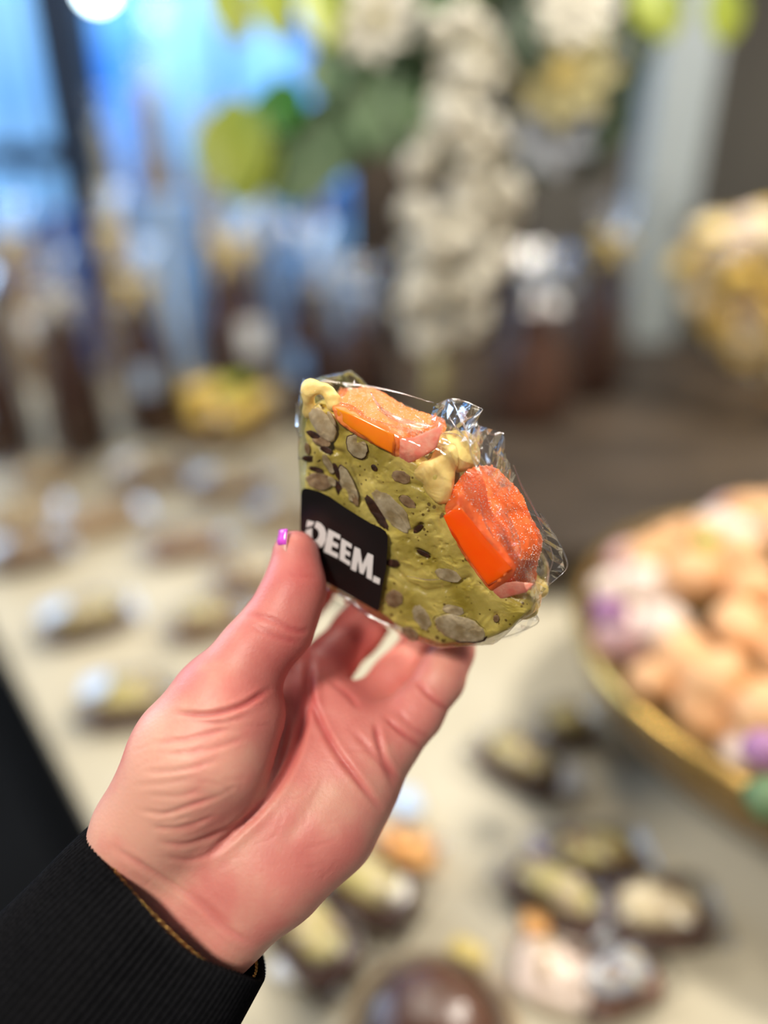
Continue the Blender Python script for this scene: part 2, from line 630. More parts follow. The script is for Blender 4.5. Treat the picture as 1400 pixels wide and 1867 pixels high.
mesh('tabletop', *slab(tv, TZ - 0.025, TZ), 'cloth', table, smooth=False)
cx = sum(p[0] for p in tv) / 4; cy = sum(p[1] for p in tv) / 4
tin = [(cx + (p[0] - cx) * .97, cy + (p[1] - cy) * .97) for p in tv]
mesh('base_cabinet', *slab(tin, 0.05, TZ - 0.025), 'black_side', table, smooth=False)
mesh('plinth', *slab([(cx + (p[0] - cx) * .94, cy + (p[1] - cy) * .94) for p in tv], 0.0, 0.05), 'black_side', table, smooth=False)

# ================================================================== CHOCOLATE PIECE (hero)
GX, GY = -0.52, 0.40
n_c = np.array([GX, -GY, 1.0]); n_c /= np.linalg.norm(n_c)
O_c = cs(760, 940, 0.250)
u_c = np.array([1.0, 0, 0]) - n_c * n_c[0]; u_c /= np.linalg.norm(u_c)
v_c = np.cross(n_c, u_c)


def pl(px, py, off=0.0):
    """photo pixel on the chocolate's cut face (off metres in front of it), camera space"""
    d = np.array([(px - 700) / FPX, (933.5 - py) / FPX, -1.0])
    o = O_c + n_c * off
    return d * ((o @ n_c) / (d @ n_c))


def uvw(p):
    q = np.asarray(p) - O_c
    return np.array([q @ u_c, q @ v_c, q @ n_c])


def fromuvw(a):
    a = np.asarray(a)
    return O_c + a[:, :1] * u_c + a[:, 1:2] * v_c + a[:, 2:3] * n_c


def cz(X, Y):      # crop coordinates of the close study -> photo pixel
    return 500 + X / 2.5, 660 + Y / 2.5


def poly_sdf(P, poly):
    d = np.full(len(P), 1e9); inside = np.zeros(len(P), bool)
    n = len(poly)
    for i in range(n):
        a, b = poly[i], poly[(i + 1) % n]
        dd, _ = seg2d(P, a, b)
        d = np.minimum(d, dd)
        c = (a[1] > P[:, 1]) != (b[1] > P[:, 1])
        xx = (b[0] - a[0]) * (P[:, 1] - a[1]) / (b[1] - a[1] + 1e-12) + a[0]
        inside ^= c & (P[:, 0] < xx)
    return np.where(inside, -d, d)


def extrude_sdf(polypx, w0, w1, h, rnd, pad=0.006):
    poly = np.array([uvw(pl(*p))[:2] for p in polypx])
    lo = poly.min(0) - pad; hi = poly.max(0) + pad
    us = np.arange(lo[0], hi[0], h); vv = np.arange(lo[1], hi[1], h)
    ws = np.arange(w0 - pad, w1 + pad, h)
    U, Vv = np.meshgrid(us, vv, indexing='ij')
    d2 = poly_sdf(np.stack([U.ravel(), Vv.ravel()], 1), poly).reshape(U.shape)
    dz = np.maximum(w0 - ws, ws - w1)
    qx = (d2 + rnd)[:, :, None]; qz = (dz + rnd)[None, None, :]
    D = np.minimum(np.maximum(qx, qz), 0) + np.sqrt(np.maximum(qx, 0) ** 2 + np.maximum(qz, 0) ** 2) - rnd
    return D, np.array([us[0], vv[0], ws[0]]), (us, vv, ws)


TH = 0.024
hero_base = c2w(pl(800, 1180, -TH / 2))
hero = empty('chocolate_piece', hero_base)
tag(hero, 'cut piece of pistachio-yellow nut chocolate with orange jellies in clear film, held in hand', 'chocolate')

block_px = [(551, 752), (560, 738), (588, 738), (610, 752), (650, 778), (720, 822), (796, 866), (812, 930),
            (862, 1020), (905, 1080), (950, 1104), (962, 1118), (930, 1150), (884, 1171), (800, 1178), (740, 1155),
            (690, 1120), (594, 1062), (566, 1000), (552, 900), (549, 832), (546, 784)]
D, org, (us, vv, ws) = extrude_sdf(block_px, -TH, 0.0, 0.0006, 0.002)
U, Vg, W = np.meshgrid(us, vv, ws, indexing='ij')
G = np.stack([U.ravel(), Vg.ravel(), W.ravel()], 1)
# lumps everywhere but on the cut face; shallow ripples, grooves and pits on the cut face
fade = np.clip((-G[:, 2] - 0.002) / 0.006, 0, 1)
D = D.ravel() + fade * 0.0011 * vnoise(G, 110, 3) + 0.00007 * vnoise(G, 260, 5) + 0.00009 * vnoise(G, 90, 6)


q_ = uvw(pl(*cz(210, 400)))
side_ = np.exp(-(((G[:, 0] - q_[0]) / .013) ** 2 + ((G[:, 1] - q_[1]) / .020) ** 2))   # rough broken flank
D = D + side_ * (.0011 * vnoise(G, 130, 7) + .0008)


def groove(D, pts, depth, wid):
    q = np.array([uvw(pl(*cz(*p)))[:2] for p in pts])
    m = G[:, 2] > -0.006
    g = np.full(m.sum(), 1e9)
    P = G[m][:, :2]
    for a, b in zip(q[:-1], q[1:]):
        g = np.minimum(g, seg2d(P, a, b)[0])
    D[m] += depth * np.exp(-(g / wid) ** 2)
    return D


for pts, dp, wd in (([(540, 930), (600, 1010), (690, 1050), (800, 1035), (890, 985)], 0.0011, 0.0011),
                    ([(560, 920), (640, 960), (720, 930), (725, 860)], 0.0006, 0.0009),
                    ([(620, 560), (700, 580), (750, 650), (770, 760)], 0.0008, 0.0009),
                    ([(430, 440), (440, 520), (460, 560), (560, 560)], 0.0006, 0.0009),
                    ([(150, 300), (200, 380), (300, 420), (330, 480), (390, 640)], 0.0012, 0.0016),
                    ([(190, 170), (200, 240)], 0.0022, 0.0024),
                    ([(640, 770), (670, 745)], 0.0022, 0.0008), ([(650, 860), (700, 885)], 0.0020, 0.0008),
                    ([(1010, 1155), (1010, 1185)], 0.0012, 0.0009), ([(800, 890), (825, 950)], 0.0008, 0.0005),
                    ([(930, 1010), (990, 1065)], 0.0009, 0.0006)):
    D = groove(D, pts, dp, wd)
rs = np.random.RandomState(4)
for k in range(150):
    X, Y = rs.uniform(430, 900), rs.uniform(440, 1200)
    D = groove(D, [(X, Y), (X + rs.uniform(-14, 14), Y + rs.uniform(-5, 9))], rs.uniform(.0004, .0009), rs.uniform(.0003, .0005))
V, F = surface_nets(D.reshape(U.shape).astype(np.float32), org, 0.0006)
mesh('nougat_block', c2w(fromuvw(V)), F, 'pistachio', hero)
del U, Vg, W, G, D


def hull_planes(pts):
    bm = bmesh.new()
    for p in pts:
        bm.verts.new(p)
    r = bmesh.ops.convex_hull(bm, input=bm.verts)
    bmesh.ops.delete(bm, geom=list({g for g in r['geom_interior'] if isinstance(g, bmesh.types.BMVert)}), context='VERTS')
    bm.normal_update()
    c = Vector(np.mean(np.array(pts), axis=0))
    out = []
    for f in bm.faces:
        n = f.normal.copy()
        if n.length < .5: continue
        if n.dot(f.calc_center_median() - c) < 0: n = -n
        out.append((np.array(n), float(n.dot(f.verts[0].co))))
    bm.free()
    return out


def jelly_piece(front, mids, back, m, grain, seed, rnd=0.0016, h=0.00045):
    pts = [pl(*cz(*p), off=o) for p, o in front + mids + back]
    planes = hull_planes([tuple(p) for p in pts])
    P = np.array(pts)
    lo = P.min(0) - .003; hi = P.max(0) + .003
    ax = [np.arange(lo[i], hi[i], h) for i in range(3)]
    g = np.stack([a.ravel() for a in np.meshgrid(*ax, indexing='ij')], 1)
    d = np.full(len(g), -1e9)
    k = 0.0012
    for n, o in planes:
        d = -smin(-d, -(g @ n - o), k)
    d = d - 0.0002 + 0.00008 * vnoise(g, 420, seed) + grain * .5 * vnoise(g, 1100, seed + 1) + 0.0004 * vnoise(g, 60, seed + 2)
    V, F = surface_nets(d.reshape([len(a) for a in ax]).astype(np.float32), lo, h)
    return V, F


jelly = []
f1 = [((268, 205), .0012), ((555, 345), .0012), ((548, 425), .0012), ((400, 352), .0012), ((288, 275), .0012)]
m1 = [((600, 478), -.002), ((735, 405), -.010)]
b1 = [((290, 104), -.016), ((430, 112), -.018), ((650, 205), -.018), ((770, 255), -.018), ((778, 300), -.016)]
V, F = jelly_piece(f1, m1, b1, 'sugar_amber', 0.00010, 11)
j1 = mesh('jelly_slice', c2w(V), F, 'sugar_amber', hero)
j1['label'] = 'amber orange sugared jelly slice at the upper end'
f2 = [((765, 700), .0012), ((842, 652), .0012), ((1092, 945), .0012), ((975, 1035), .0012), ((925, 978), .0012), ((800, 795), .0012)]
m2 = [((1020, 1092), -.004), ((1145, 1058), -.010)]
b2 = [((885, 440), -.012), ((950, 408), -.016), ((1050, 482), -.018), ((1125, 580), -.018), ((1200, 720), -.017), ((1216, 850), -.016), ((1192, 1000), -.014)]
V2, F2 = jelly_piece(f2, m2, b2, 'sugar', 0.00010, 21)
j2 = mesh('jelly_slice', c2w(V2), F2, 'sugar', hero)
j2['label'] = 'red orange sugared jelly slice at the lower end'


def plate(name, polypx, o0, o1, m, parent, inset=0.0, smooth=False):
    n = len(polypx)
    p = [pl(*q, off=o0) for q in polypx] + [pl(*q, off=o1) for q in polypx]
    f = [[n + i for i in range(n)][::-1], list(range(n))]
    for i in range(n):
        k = (i + 1) % n
        f.append([i, n + i, n + k, k])
    o = mesh(name, c2w(np.array(p)), f, m, parent, smooth)
    bm = bmesh.new(); bm.from_mesh(o.data)
    bmesh.ops.recalc_face_normals(bm, faces=bm.faces)
    bm.to_mesh(o.data); bm.free()
    return o


def cface(name, pts, m, parent, off, bulge=0.0007):
    """clear, slightly bulging cut face of a jelly"""
    q = np.array([cz(*p) for p in pts])
    c = q.mean(0)
    rings = []
    for s, b in ((1.0, -0.0012), (1.0, 0.0), (0.93, .55), (0.75, .85), (0.4, 1.0)):
        off_b = off + (b * bulge if b >= 0 else b)
        rings.append([pl(*(c + (p - c) * s), off=off_b) for p in q])
    n = len(q)
    v = [p for r in rings for p in r] + [pl(*c, off=off + bulge)]
    f = []
    for i in range(len(rings) - 1):
        for j in range(n):
            k = (j + 1) % n
            f.append([i * n + j, i * n + k, (i + 1) * n + k, (i + 1) * n + j])
    for j in range(n):
        f.append([(len(rings) - 1) * n + j, (len(rings) - 1) * n + (j + 1) % n, len(v) - 1])
    o = mesh(name, c2w(np.array(v)), f, m, parent)
    bm = bmesh.new(); bm.from_mesh(o.data)
    bmesh.ops.recalc_face_normals(bm, faces=bm.faces)
    bm.to_mesh(o.data); bm.free()
    return o


cface('cut_face', [(274, 208), (362, 240), (445, 280), (545, 330), (552, 375), (545, 420), (465, 382), (402, 336), (338, 296), (285, 258)], 'jelly_amber', j1, .0010, .0004)
cface('cut_face', [(770, 702), (800, 678), (845, 660), (900, 722), (960, 800), (1030, 880), (1086, 945), (1030, 990), (975, 1022), (935, 970), (880, 890), (810, 790)], 'jelly', j2, .0012, .0004)
# pale pinkish ends of the jellies
cface('sugared_end', [(556, 352), (640, 342), (730, 300), (768, 290), (740, 392), (660, 440), (602, 470), (562, 435)], 'sugar_pink', j1, -.0005, .0005)
cface('sugared_end', [(985, 1036), (1040, 1006), (1100, 1000), (1180, 1010), (1150, 1050), (1085, 1066), (1020, 1086)], 'sugar_pink', j2, -.0005, .0005)


def crystals(Vc, Fc, n, seed, parent):
    r = np.random.RandomState(seed)
    N = vnormals(Vc, Fc)
    ok = np.where((N @ np.array([0, 0, 1.0]) > 0.05))[0]
    # keep the front cut face clear
    ww = (Vc[ok] - O_c) @ n_c
    ok = ok[ww < -0.0008]
    pick = r.choice(ok, n)
    octv = np.array([[1, 0, 0], [-1, 0, 0], [0, 1, 0], [0, -1, 0], [0, 0, 1], [0, 0, -1.0]])
    octf = [[0, 2, 4], [2, 1, 4], [1, 3, 4], [3, 0, 4], [2, 0, 5], [1, 2, 5], [3, 1, 5], [0, 3, 5]]
    vv, ff = [], []
    for i in pick:
        q, _ = np.linalg.qr(r.normal(size=(3, 3)))
        s = r.uniform(.00009, .00024)
        b = len(vv) * 6
        vv.append((octv * s) @ q.T + Vc[i] + N[i] * s * .3)
        ff += [[b + k for k in f] for f in octf]
    o = mesh('sugar_crystals', c2w(np.concatenate(vv)), ff, 'crystal', parent, smooth=False)
    o['kind'] = 'stuff'


crystals(V, F, 700, 5, j1)
crystals(V2, F2, 1000, 6, j2)


# creamy lumps of coating on the top between the jellies and at the corner
def lump(pxs, m, seed, amp=.0006, h=.0006, k=.0025):
    pts = [(pl(*cz(x, y), off=o), r) for x, y, o, r in pxs]
    P = np.array([p for p, r in pts])
    rm = max(r for p, r in pts)
    lo = P.min(0) - rm - .003; hi = P.max(0) + rm + .003
    ax = [np.arange(lo[i], hi[i], h) for i in range(3)]
    g = np.stack([a.ravel() for a in np.meshgrid(*ax, indexing='ij')], 1)
    d = None
    for p, r in pts:
        e = np.linalg.norm(g - p, axis=1) - r
        d = e if d is None else smin(d, e, k)
    d = d + amp * vnoise(g, 90, seed) + amp * .25 * vnoise(g, 300, seed + 1)
    return surface_nets(d.reshape([len(a) for a in ax]).astype(np.float32), lo, h)


for pts, sd in (([(700, 500, -.003, .0042), (760, 540, -.004, .004), (780, 450, -.008, .0048), (720, 570, -.002, .003), (770, 600, -.003, .003)], 1),
                ([(830, 420, -.013, .0055), (850, 380, -.016, .005), (790, 390, -.014, .0045), (880, 430, -.016, .004)], 2),
                ([(160, 128, -.002, .0022), (195, 112, -.002, .0024), (235, 122, -.002, .0024), (262, 160, -.002, .0024), (156, 175, -.002, .0018), (155, 225, -.002, .0020), (265, 200, -.002, .0020)], 3),
                ([(1190, 1040, -.016, .004), (1140, 1110, -.010, .0045), (1060, 1110, -.004, .003)], 4)):
    v, f = lump(pts, 'crust', sd)
    mesh('coating_lump', c2w(v), f, 'crust', hero)


# nuts set into the cut face; some dark ones paint hole and flank shade
def nut(X, Y, a, b, ang, m, prot=.0005, skin=True, seed=0):
    rr = random.Random(seed)
    ca, sa = math.cos(math.radians(ang)), math.sin(math.radians(ang))

    def build(sc, o_rim, o_top, irr):
        n = 22
        v, f = [], []
        rings = ((1.0, o_rim - .003), (1.0, o_rim), (.9, o_rim + (o_top - o_rim) * .6), (.55, o_top), (.2, o_top * .9))
        for s, o in rings:
            for j in range(n):
                t = 2 * math.pi * j / n
                k = 1 + irr[j]
                x = a * s * sc * k * math.copysign(abs(math.cos(t)) ** .9, math.cos(t)); y = b * s * sc * k * math.sin(t)
                v.append(pl(*cz(X + x * ca - y * sa, Y + x * sa + y * ca), off=o))
        for i in range(len(rings) - 1):
            for j in range(n):
                k = (j + 1) % n
                f.append([i * n + j, (i + 1) * n + j, (i + 1) * n + k, i * n + k])
        f.append([(len(rings) - 1) * n + j for j in range(n)][::-1])
        return c2w(np.array(v)), f
    ir = [rr.uniform(-.08, .08) for _ in range(22)]
    o = mesh('nut', *build(1.0, .0001, prot, ir), m, hero)
    if skin:
        sk = mesh('nut_skin', *build(1.08, .00005, -.0006, ir), 'skin_and_shade', o)
    return o


for i, (X, Y, a, b, an, m, sk) in enumerate([
        (376, 386, 58, 40, 58, 'almond', True), (535, 680, 122, 46, 48, 'almond', False), (608, 638, 44, 20, 35, 'nut_brown', True),
        (578, 525, 46, 28, 20, 'nut_brown', False), (792, 972, 64, 28, 20, 'almond', False), (815, 1130, 50, 22, 12, 'almond', False),
        (845, 1215, 116, 56, 18, 'almond', True), (545, 1080, 42, 40, 60, 'nut_brown', False), (672, 1165, 62, 34, 62, 'almond', False),
        (335, 560, 92, 30, 66, 'almond', True), (205, 545, 60, 38, 10, 'nut_brown', False), (222, 285, 90, 44, 55, 'almond_pale', False),
        (215, 362, 44, 22, 20, 'nut_brown', False), (168, 442, 44, 15, 5, 'skin_and_shade', False), (245, 465, 50, 15, 60, 'almond', True),
        (466, 685, 92, 22, 58, 'skin_and_shade', False), (540, 918, 32, 18, 10, 'skin_and_shade', False), (300, 590, 60, 16, 66, 'skin_and_shade', False),
        (262, 260, 40, 12, 62, 'almond_pale', False), (455, 482, 18, 12, 50, 'skin_and_shade', False), (655, 760, 26, 12, -40, 'skin_and_shade', False),  # last entry is no nut: the dark of a hole painted on
        (678, 872, 34, 11, 25, 'skin_and_shade', False), (1012, 1170, 14, 17, 0, 'nut_brown', False), (182, 335, 40, 16, 30, 'skin_and_shade', False), (150, 395, 26, 12, 80, 'nut_brown', False), (285, 500, 44, 12, 68, 'skin_and_shade', False),  # first entry paints another hole; later dark bits paint the flank's shadow
        (262, 545, 30, 16, 40, 'almond', False), (190, 490, 34, 12, 15, 'skin_and_shade', False), (235, 400, 30, 14, 25, 'skin_and_shade', False), (365, 620, 40, 14, 70, 'nut_brown', False), (620, 1240, 44, 26, 40, 'nut_brown', False)]):
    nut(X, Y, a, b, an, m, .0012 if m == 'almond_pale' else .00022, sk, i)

# clear film round the piece
film_px = [(543, 760), (544, 716), (553, 700), (578, 700), (612, 736), (660, 758), (722, 784), (775, 806), (812, 832), (845, 885), (878, 930),
           (912, 975), (940, 1022), (962, 1072), (968, 1120), (900, 1178), (800, 1186), (735, 1163), (640, 1100), (586, 1068), (560, 1010), (545, 900), (540, 830)]
D, org, (us, vv, ws) = extrude_sdf(film_px, -TH - .001, .0013, 0.0011, 0.003)
U, Vg, W = np.meshgrid(us, vv, ws, indexing='ij')
G = np.stack([U.ravel(), Vg.ravel(), W.ravel()], 1)
fade = np.clip((-G[:, 2]) / 0.006, 0, 1)
a1 = vnoise(G, 60, 31)
D = D.ravel() - fade * 0.0012 * np.abs(a1) + .0006 * fade - 0.00018 * vnoise(G, 70, 33)
V, F = surface_nets(D.reshape(U.shape).astype(np.float32), org, 0.0011)
wrap = mesh('wrapper', c2w(fromuvw(V)), F, 'cellophane', hero)
wrap['label'] = 'clear crinkled cellophane wrapper'
del U, Vg, W, G, D


def crumple(base, tip, folds, amp, seed, rows=5):
    """pleated film between a base line and a free edge; each entry (px, py, off)"""
    r = random.Random(seed)

    def samp(line, t):
        x = t * (len(line) - 1); i = min(int(x), len(line) - 2); k = x - i
        return [line[i][j] * (1 - k) + line[i + 1][j] * k for j in range(3)]
    cols = folds * 2 + 1
    v, f = [], []
    offs = [(1 if c % 2 else -1) * r.uniform(.5, 1.2) for c in range(cols)]
    jt = [r.uniform(-.3, .3) / cols for c in range(cols)]
    for i in range(rows):
        s = i / (rows - 1)
        for c in range(cols):
            t = min(1, max(0, c / (cols - 1) + (jt[c] * s if 0 < c < cols - 1 else 0)))
            a = samp(base, t); b = samp(tip, t)
            o = a[2] * (1 - s) + b[2] * s + offs[c] * amp * (.25 + .75 * s) * r.uniform(.7, 1.3)
            px = a[0] * (1 - s) + b[0] * s + r.uniform(-2.5, 2.5) * s; py = a[1] * (1 - s) + b[1] * s + r.uniform(-2.5, 2.5) * s
            v.append(pl(px, py, o))
    for i in range(rows - 1):
        for c in range(cols - 1):
            q = [i * cols + c, i * cols + c + 1, (i + 1) * cols + c + 1, (i + 1) * cols + c]
            if r.random() < .5:
                f += [[q[0], q[1], q[2]], [q[0], q[2], q[3]]]
            else:
                f += [[q[0], q[1], q[3]], [q[1], q[2], q[3]]]
    o = mesh('crumpled_film', c2w(np.array(v)), f, 'crumple_film', wrap, smooth=False)
    return o


crumple([(786, 770, -.010), (820, 800, -.012), (866, 840, -.012)], [(788, 742, -.016), (826, 724, -.018), (878, 746, -.018), (868, 776, -.014), (880, 806, -.012)], 6, .0026, 1, 6)
crumple([(800, 764, -.006), (840, 806, -.007), (872, 842, -.008)], [(826, 728, -.010), (862, 758, -.008), (884, 800, -.006)], 4, .0022, 7, 5)
crumple([(848, 806, -.008), (900, 870, -.006), (928, 900, -.006)], [(872, 776, -.012), (918, 788, -.014), (922, 826, -.012), (938, 868, -.010)], 6, .0022, 2, 5)
crumple([(866, 840, .001), (900, 905, .002), (918, 890, -.004)], [(884, 826, .000), (912, 870, .003), (936, 882, -.003)], 4, .0014, 3, 4)
crumple([(956, 930, -.012), (980, 980, -.012), (978, 1060, -.010)], [(985, 934, -.016), (1020, 985, -.018), (1032, 1036, -.016), (1000, 1070, -.012)], 6, .0020, 4, 5)
crumple([(972, 1060, -.008), (960, 1110, -.006), (900, 1165, -.004)], [(996, 1072, -.012), (968, 1108, -.010), (984, 1134, -.012), (930, 1166, -.006)], 6, .0016, 5, 5)
crumple([(905, 930, .0030), (912, 990, .0032), (940, 1030, .003)], [(925, 926, .0032), (940, 985, .0040), (950, 1025, .003)], 4, .0008, 8, 4)
crumple([(552, 800, -.001), (548, 740, -.003), (560, 700, -.004)], [(541, 800, -.006), (540, 735, -.010), (556, 690, -.010)], 3, .0012, 9, 4)

def fold_line(pts, r, off_list=None):
    q = [pl(*cz(p[0], p[1]), off=p[2]) for p in pts]
    sp = [c2w(x) for x in spl3(q)]
    n = len(sp)
    v, f = tube(sp, [r * (.35 + .65 * math.sin(math.pi * (i + .5) / n)) for i in range(n)], 6)
    return v, f


def spl3(q, n=6):
    p = [np.array(x, float) for x in q]
    p = [2 * p[0] - p[1]] + p + [2 * p[-1] - p[-2]]
    out = []
    for i in range(1, len(p) - 2):
        for k in range(n):
            t = k / n
            out.append(.5 * ((2 * p[i]) + (-p[i - 1] + p[i + 1]) * t + (2 * p[i - 1] - 5 * p[i] + 4 * p[i + 1] - p[i + 2]) * t * t + (-p[i - 1] + 3 * p[i] - 3 * p[i + 1] + p[i + 2]) * t ** 3))
    out.append(p[-2])
    return out


for pts, r in (  # thin rolled folds added along highlight streaks to catch the light
        ([(440, 140, -.006), (480, 205, -.003), (560, 255, -.002), (650, 280, -.003), (725, 292, -.004)], .0006),
        ([(470, 215, -.003), (545, 262, -.001), (640, 292, -.001), (705, 298, -.002)], .00030),
        ([(690, 370, -.001), (740, 374, -.002), (785, 376, -.004)], .00022),
        ([(640, 245, -.008), (675, 265, -.007), (690, 300, -.006)], .00022),
        ([(115, 140, -.008), (150, 82, -.012), (300, 96, -.014), (520, 128, -.016), (725, 186, -.018)], .00028),
        ([(100, 190, -.006), (104, 260, -.005), (120, 340, -.003)], .00028),
        ([(145, 270, -.001), (175, 215, -.001), (205, 185, -.001)], .00028),
        ([(885, 330, -.008), (900, 430, -.003), (950, 520, .000)], .00026),
        ([(905, 420, -.004), (960, 490, .001), (1030, 560, .001), (1090, 560, -.004)], .00022),
        ([(940, 640, .001), (960, 730, .002), (1000, 800, .002)], .00022),
        ([(950, 640, .001), (1010, 600, .000), (1060, 540, -.003)], .00020),
        ([(1000, 650, .001), (1060, 700, .001), (1110, 800, .000), (1125, 880, .000)], .00025),
        ([(1000, 700, .002), (1030, 690, .002), (1080, 760, .002), (1090, 830, .002)], .00022),
        ([(1010, 780, .002), (1050, 800, .002), (1070, 850, .002)], .00020),
        ([(1090, 470, -.010), (1130, 570, -.011), (1180, 660, -.011), (1225, 760, -.011)], .00026),
        ([(810, 175, -.018), (840, 235, -.013), (870, 300, -.009), (890, 345, -.006)], .00040),
        ([(790, 240, -.016), (830, 300, -.011), (880, 350, -.008)], .00028),
        ([(740, 195, -.018), (800, 170, -.019), (870, 180, -.019), (950, 215, -.019)], .00030),
        ([(950, 215, -.019), (920, 260, -.016), (895, 300, -.012)], .00034),
        ([(860, 195, -.016), (872, 250, -.012), (905, 255, -.012), (950, 220, -.018)], .00026),
        ([(730, 330, -.013), (790, 325, -.012), (840, 335, -.010), (870, 360, -.008)], .00028),
        ([(930, 290, -.012), (990, 330, -.013), (1040, 325, -.014), (1050, 400, -.013)], .00028),
        ([(960, 330, -.010), (1000, 400, -.010), (1050, 450, -.010), (1060, 500, -.009)], .00026),
        ([(1210, 690, -.014), (1270, 780, -.016), (1320, 870, -.017), (1332, 940, -.016), (1260, 1010, -.012)], .00024),
        ([(1250, 820, -.012), (1270, 900, -.012), (1240, 990, -.010)], .00020),
        ([(1165, 1120, -.008), (1205, 1182, -.010), (1120, 1230, -.006), (1000, 1270, -.003)], .00022),
        ([(240, 1035, .001), (330, 1080, .001), (420, 1150, .001), (560, 1215, .001)], .00045),
        ([(300, 1060, .0016), (345, 1085, .0016), (395, 1125, .0016)], .00085),
        ([(600, 975, .0020), (690, 992, .0024), (760, 990, .0020)], .00022)):
    v, f = fold_line(pts, r)
    mesh('highlight_fold', v, f, 'highlight_film', wrap)

# pinched film along the lower edge, added for its bead of highlight
crumple([(606, 1078, .001), (650, 1100, .001), (740, 1158, .001)], [(600, 1086, -.004), (650, 1112, -.005), (736, 1168, -.004)], 6, .0008, 10, 4)

# sticker with its lettering
def sz(X, Y):
    return 530 + X / 7.368, 880 + Y / 7.368


stk = [(140, 150), (150, 100), (185, 76), (260, 84), (380, 118), (520, 185), (700, 312), (900, 440), (1080, 548), (1210, 606), (1275, 655), (1304, 725),
       (1300, 860), (1282, 1150), (1222, 1450), (1190, 1690), (1165, 1728), (1100, 1690), (800, 1520), (480, 1340), (250, 1200), (160, 1120), (135, 1040), (128, 700), (130, 420)]
SO = .0022
st = plate('sticker', [sz(*p) for p in stk], SO - .0003, SO, 'sticker', hero)
st['label'] = 'black rounded sticker with white letters DEEM.'


def glyph(strokes, quad):
    TL, TR, BL, BR = [np.array(q, float) for q in quad]
    v, f = [], []
    for s in strokes:
        b = len(v)
        for x, y in s:
            p = (TL * (1 - x) + TR * x) * (1 - y) + (BL * (1 - x) + BR * x) * y
            v.append(pl(*sz(*p), off=SO + .00012))
        f.append([b + i for i in range(len(s))])
    o = mesh('letter', c2w(np.array(v)), f, 'ink_white', st, smooth=False)
    sol = o.modifiers.new('thick', 'SOLIDIFY'); sol.thickness = .00008
    return o


Eg = [[(0, 0), (.48, 0), (.48, 1), (0, 1)], [(.48, 0), (1, 0), (1, .2), (.48, .2)], [(.48, .4), (.93, .4), (.93, .6), (.48, .6)], [(.48, .8), (1, .8), (1, 1), (.48, 1)]]
glyph(Eg, [(508, 622), (668, 705), (445, 925), (632, 1018)])
glyph(Eg, [(682, 745), (822, 828), (655, 1030), (795, 1118)])
glyph([[(0, 0), (.3, 0), (.25, 1), (0, 1)], [(.7, 0), (1, 0), (1, 1), (.75, 1)], [(.3, 0), (.5, .58), (.5, .95), (.41, .95), (.26, .45)], [(.7, 0), (.74, .45), (.59, .95), (.5, .95), (.5, .58)]],
      [(858, 858), (1110, 978), (808, 1158), (1088, 1312)])
glyph([[(0, 0), (1, 0), (1, 1), (0, 1)]], [(1115, 1248), (1202, 1290), (1100, 1326), (1190, 1366)])
# the D with its cut upper-left corner
out_ = [(200, 640), (200, 770), (240, 840), (290, 878), (350, 892), (425, 858), (468, 780), (478, 680), (450, 600), (400, 545), (345, 520)]
inn_ = [(288, 610), (285, 690), (288, 740), (300, 765), (320, 775), (352, 762), (375, 720), (380, 680), (370, 645), (345, 615), (315, 600)]
dv = [pl(*sz(*p), off=SO + .00012) for p in out_ + inn_]
df = [[i, i + 1, 11 + i + 1, 11 + i] for i in range(10)]
b0 = len(dv)
dv += [pl(*sz(*p), off=SO + .00012) for p in [(225, 505), (320, 528), (290, 575), (208, 600)]]
df.append([b0, b0 + 1, b0 + 2, b0 + 3])
dd = mesh('letter', c2w(np.array(dv)), df, 'ink_white', st, smooth=False)
dd.modifiers.new('thick', 'SOLIDIFY').thickness = .00008

# ================================================================== HAND
HV = 0.0008


class Field:
    def __init__(s, lo, hi, h):
        s.lo = np.array(lo); s.h = h
        s.ax = [np.arange(lo[i], hi[i], h) for i in range(3)]
        s.shape = tuple(len(a) for a in s.ax)

    def new(s):
        return np.full(s.shape, 0.05, np.float32)

    def cone(s, D, a, ra, b, rb, k, pad=0.014):
        a, b = np.asarray(a), np.asarray(b)
        r = max(ra, rb) + pad
        lo = np.minimum(a, b) - r; hi = np.maximum(a, b) + r
        sl = []
        for i in range(3):
            i0 = int(np.clip((lo[i] - s.lo[i]) / s.h, 0, s.shape[i])); i1 = int(np.clip((hi[i] - s.lo[i]) / s.h + 1, 0, s.shape[i]))
            sl.append(slice(i0, i1))
        sl = tuple(sl)
        X, Y, Z = np.meshgrid(*[s.ax[i][sl[i]].astype(np.float32) for i in range(3)], indexing='ij')
        d = (b - a)
        L = max(float(d @ d), 1e-9)
        t = np.clip(((X - a[0]) * d[0] + (Y - a[1]) * d[1] + (Z - a[2]) * d[2]) / L, 0, 1)
        q = np.sqrt((X - a[0] - t * d[0]) ** 2 + (Y - a[1] - t * d[1]) ** 2 + (Z - a[2] - t * d[2]) ** 2) - (ra + (rb - ra) * t)
        D[sl] = smin(D[sl], q.astype(np.float32), k)


def jp(px, py, Z, rpx):
    return cs(px, py, Z), rpx * Z / FPX


lo = np.array(cs(60, 1867, .262)); hi = np.array(cs(930, 880, .33))
FLD = Field((min(lo[0], cs(60, 1867, .33)[0]) - .012, cs(400, 1960, .27)[1] - .02, -.345), (cs(930, 1200, .33)[0], cs(600, 900, .33)[1], -.205), HV)
palm = FLD.new()


def chain(D, pts, k):
    J = [jp(*p) for p in pts]
    for (a, ra), (b, rb) in zip(J[:-1], J[1:]):
        FLD.cone(D, a, ra, b, rb, k)


KP = .010
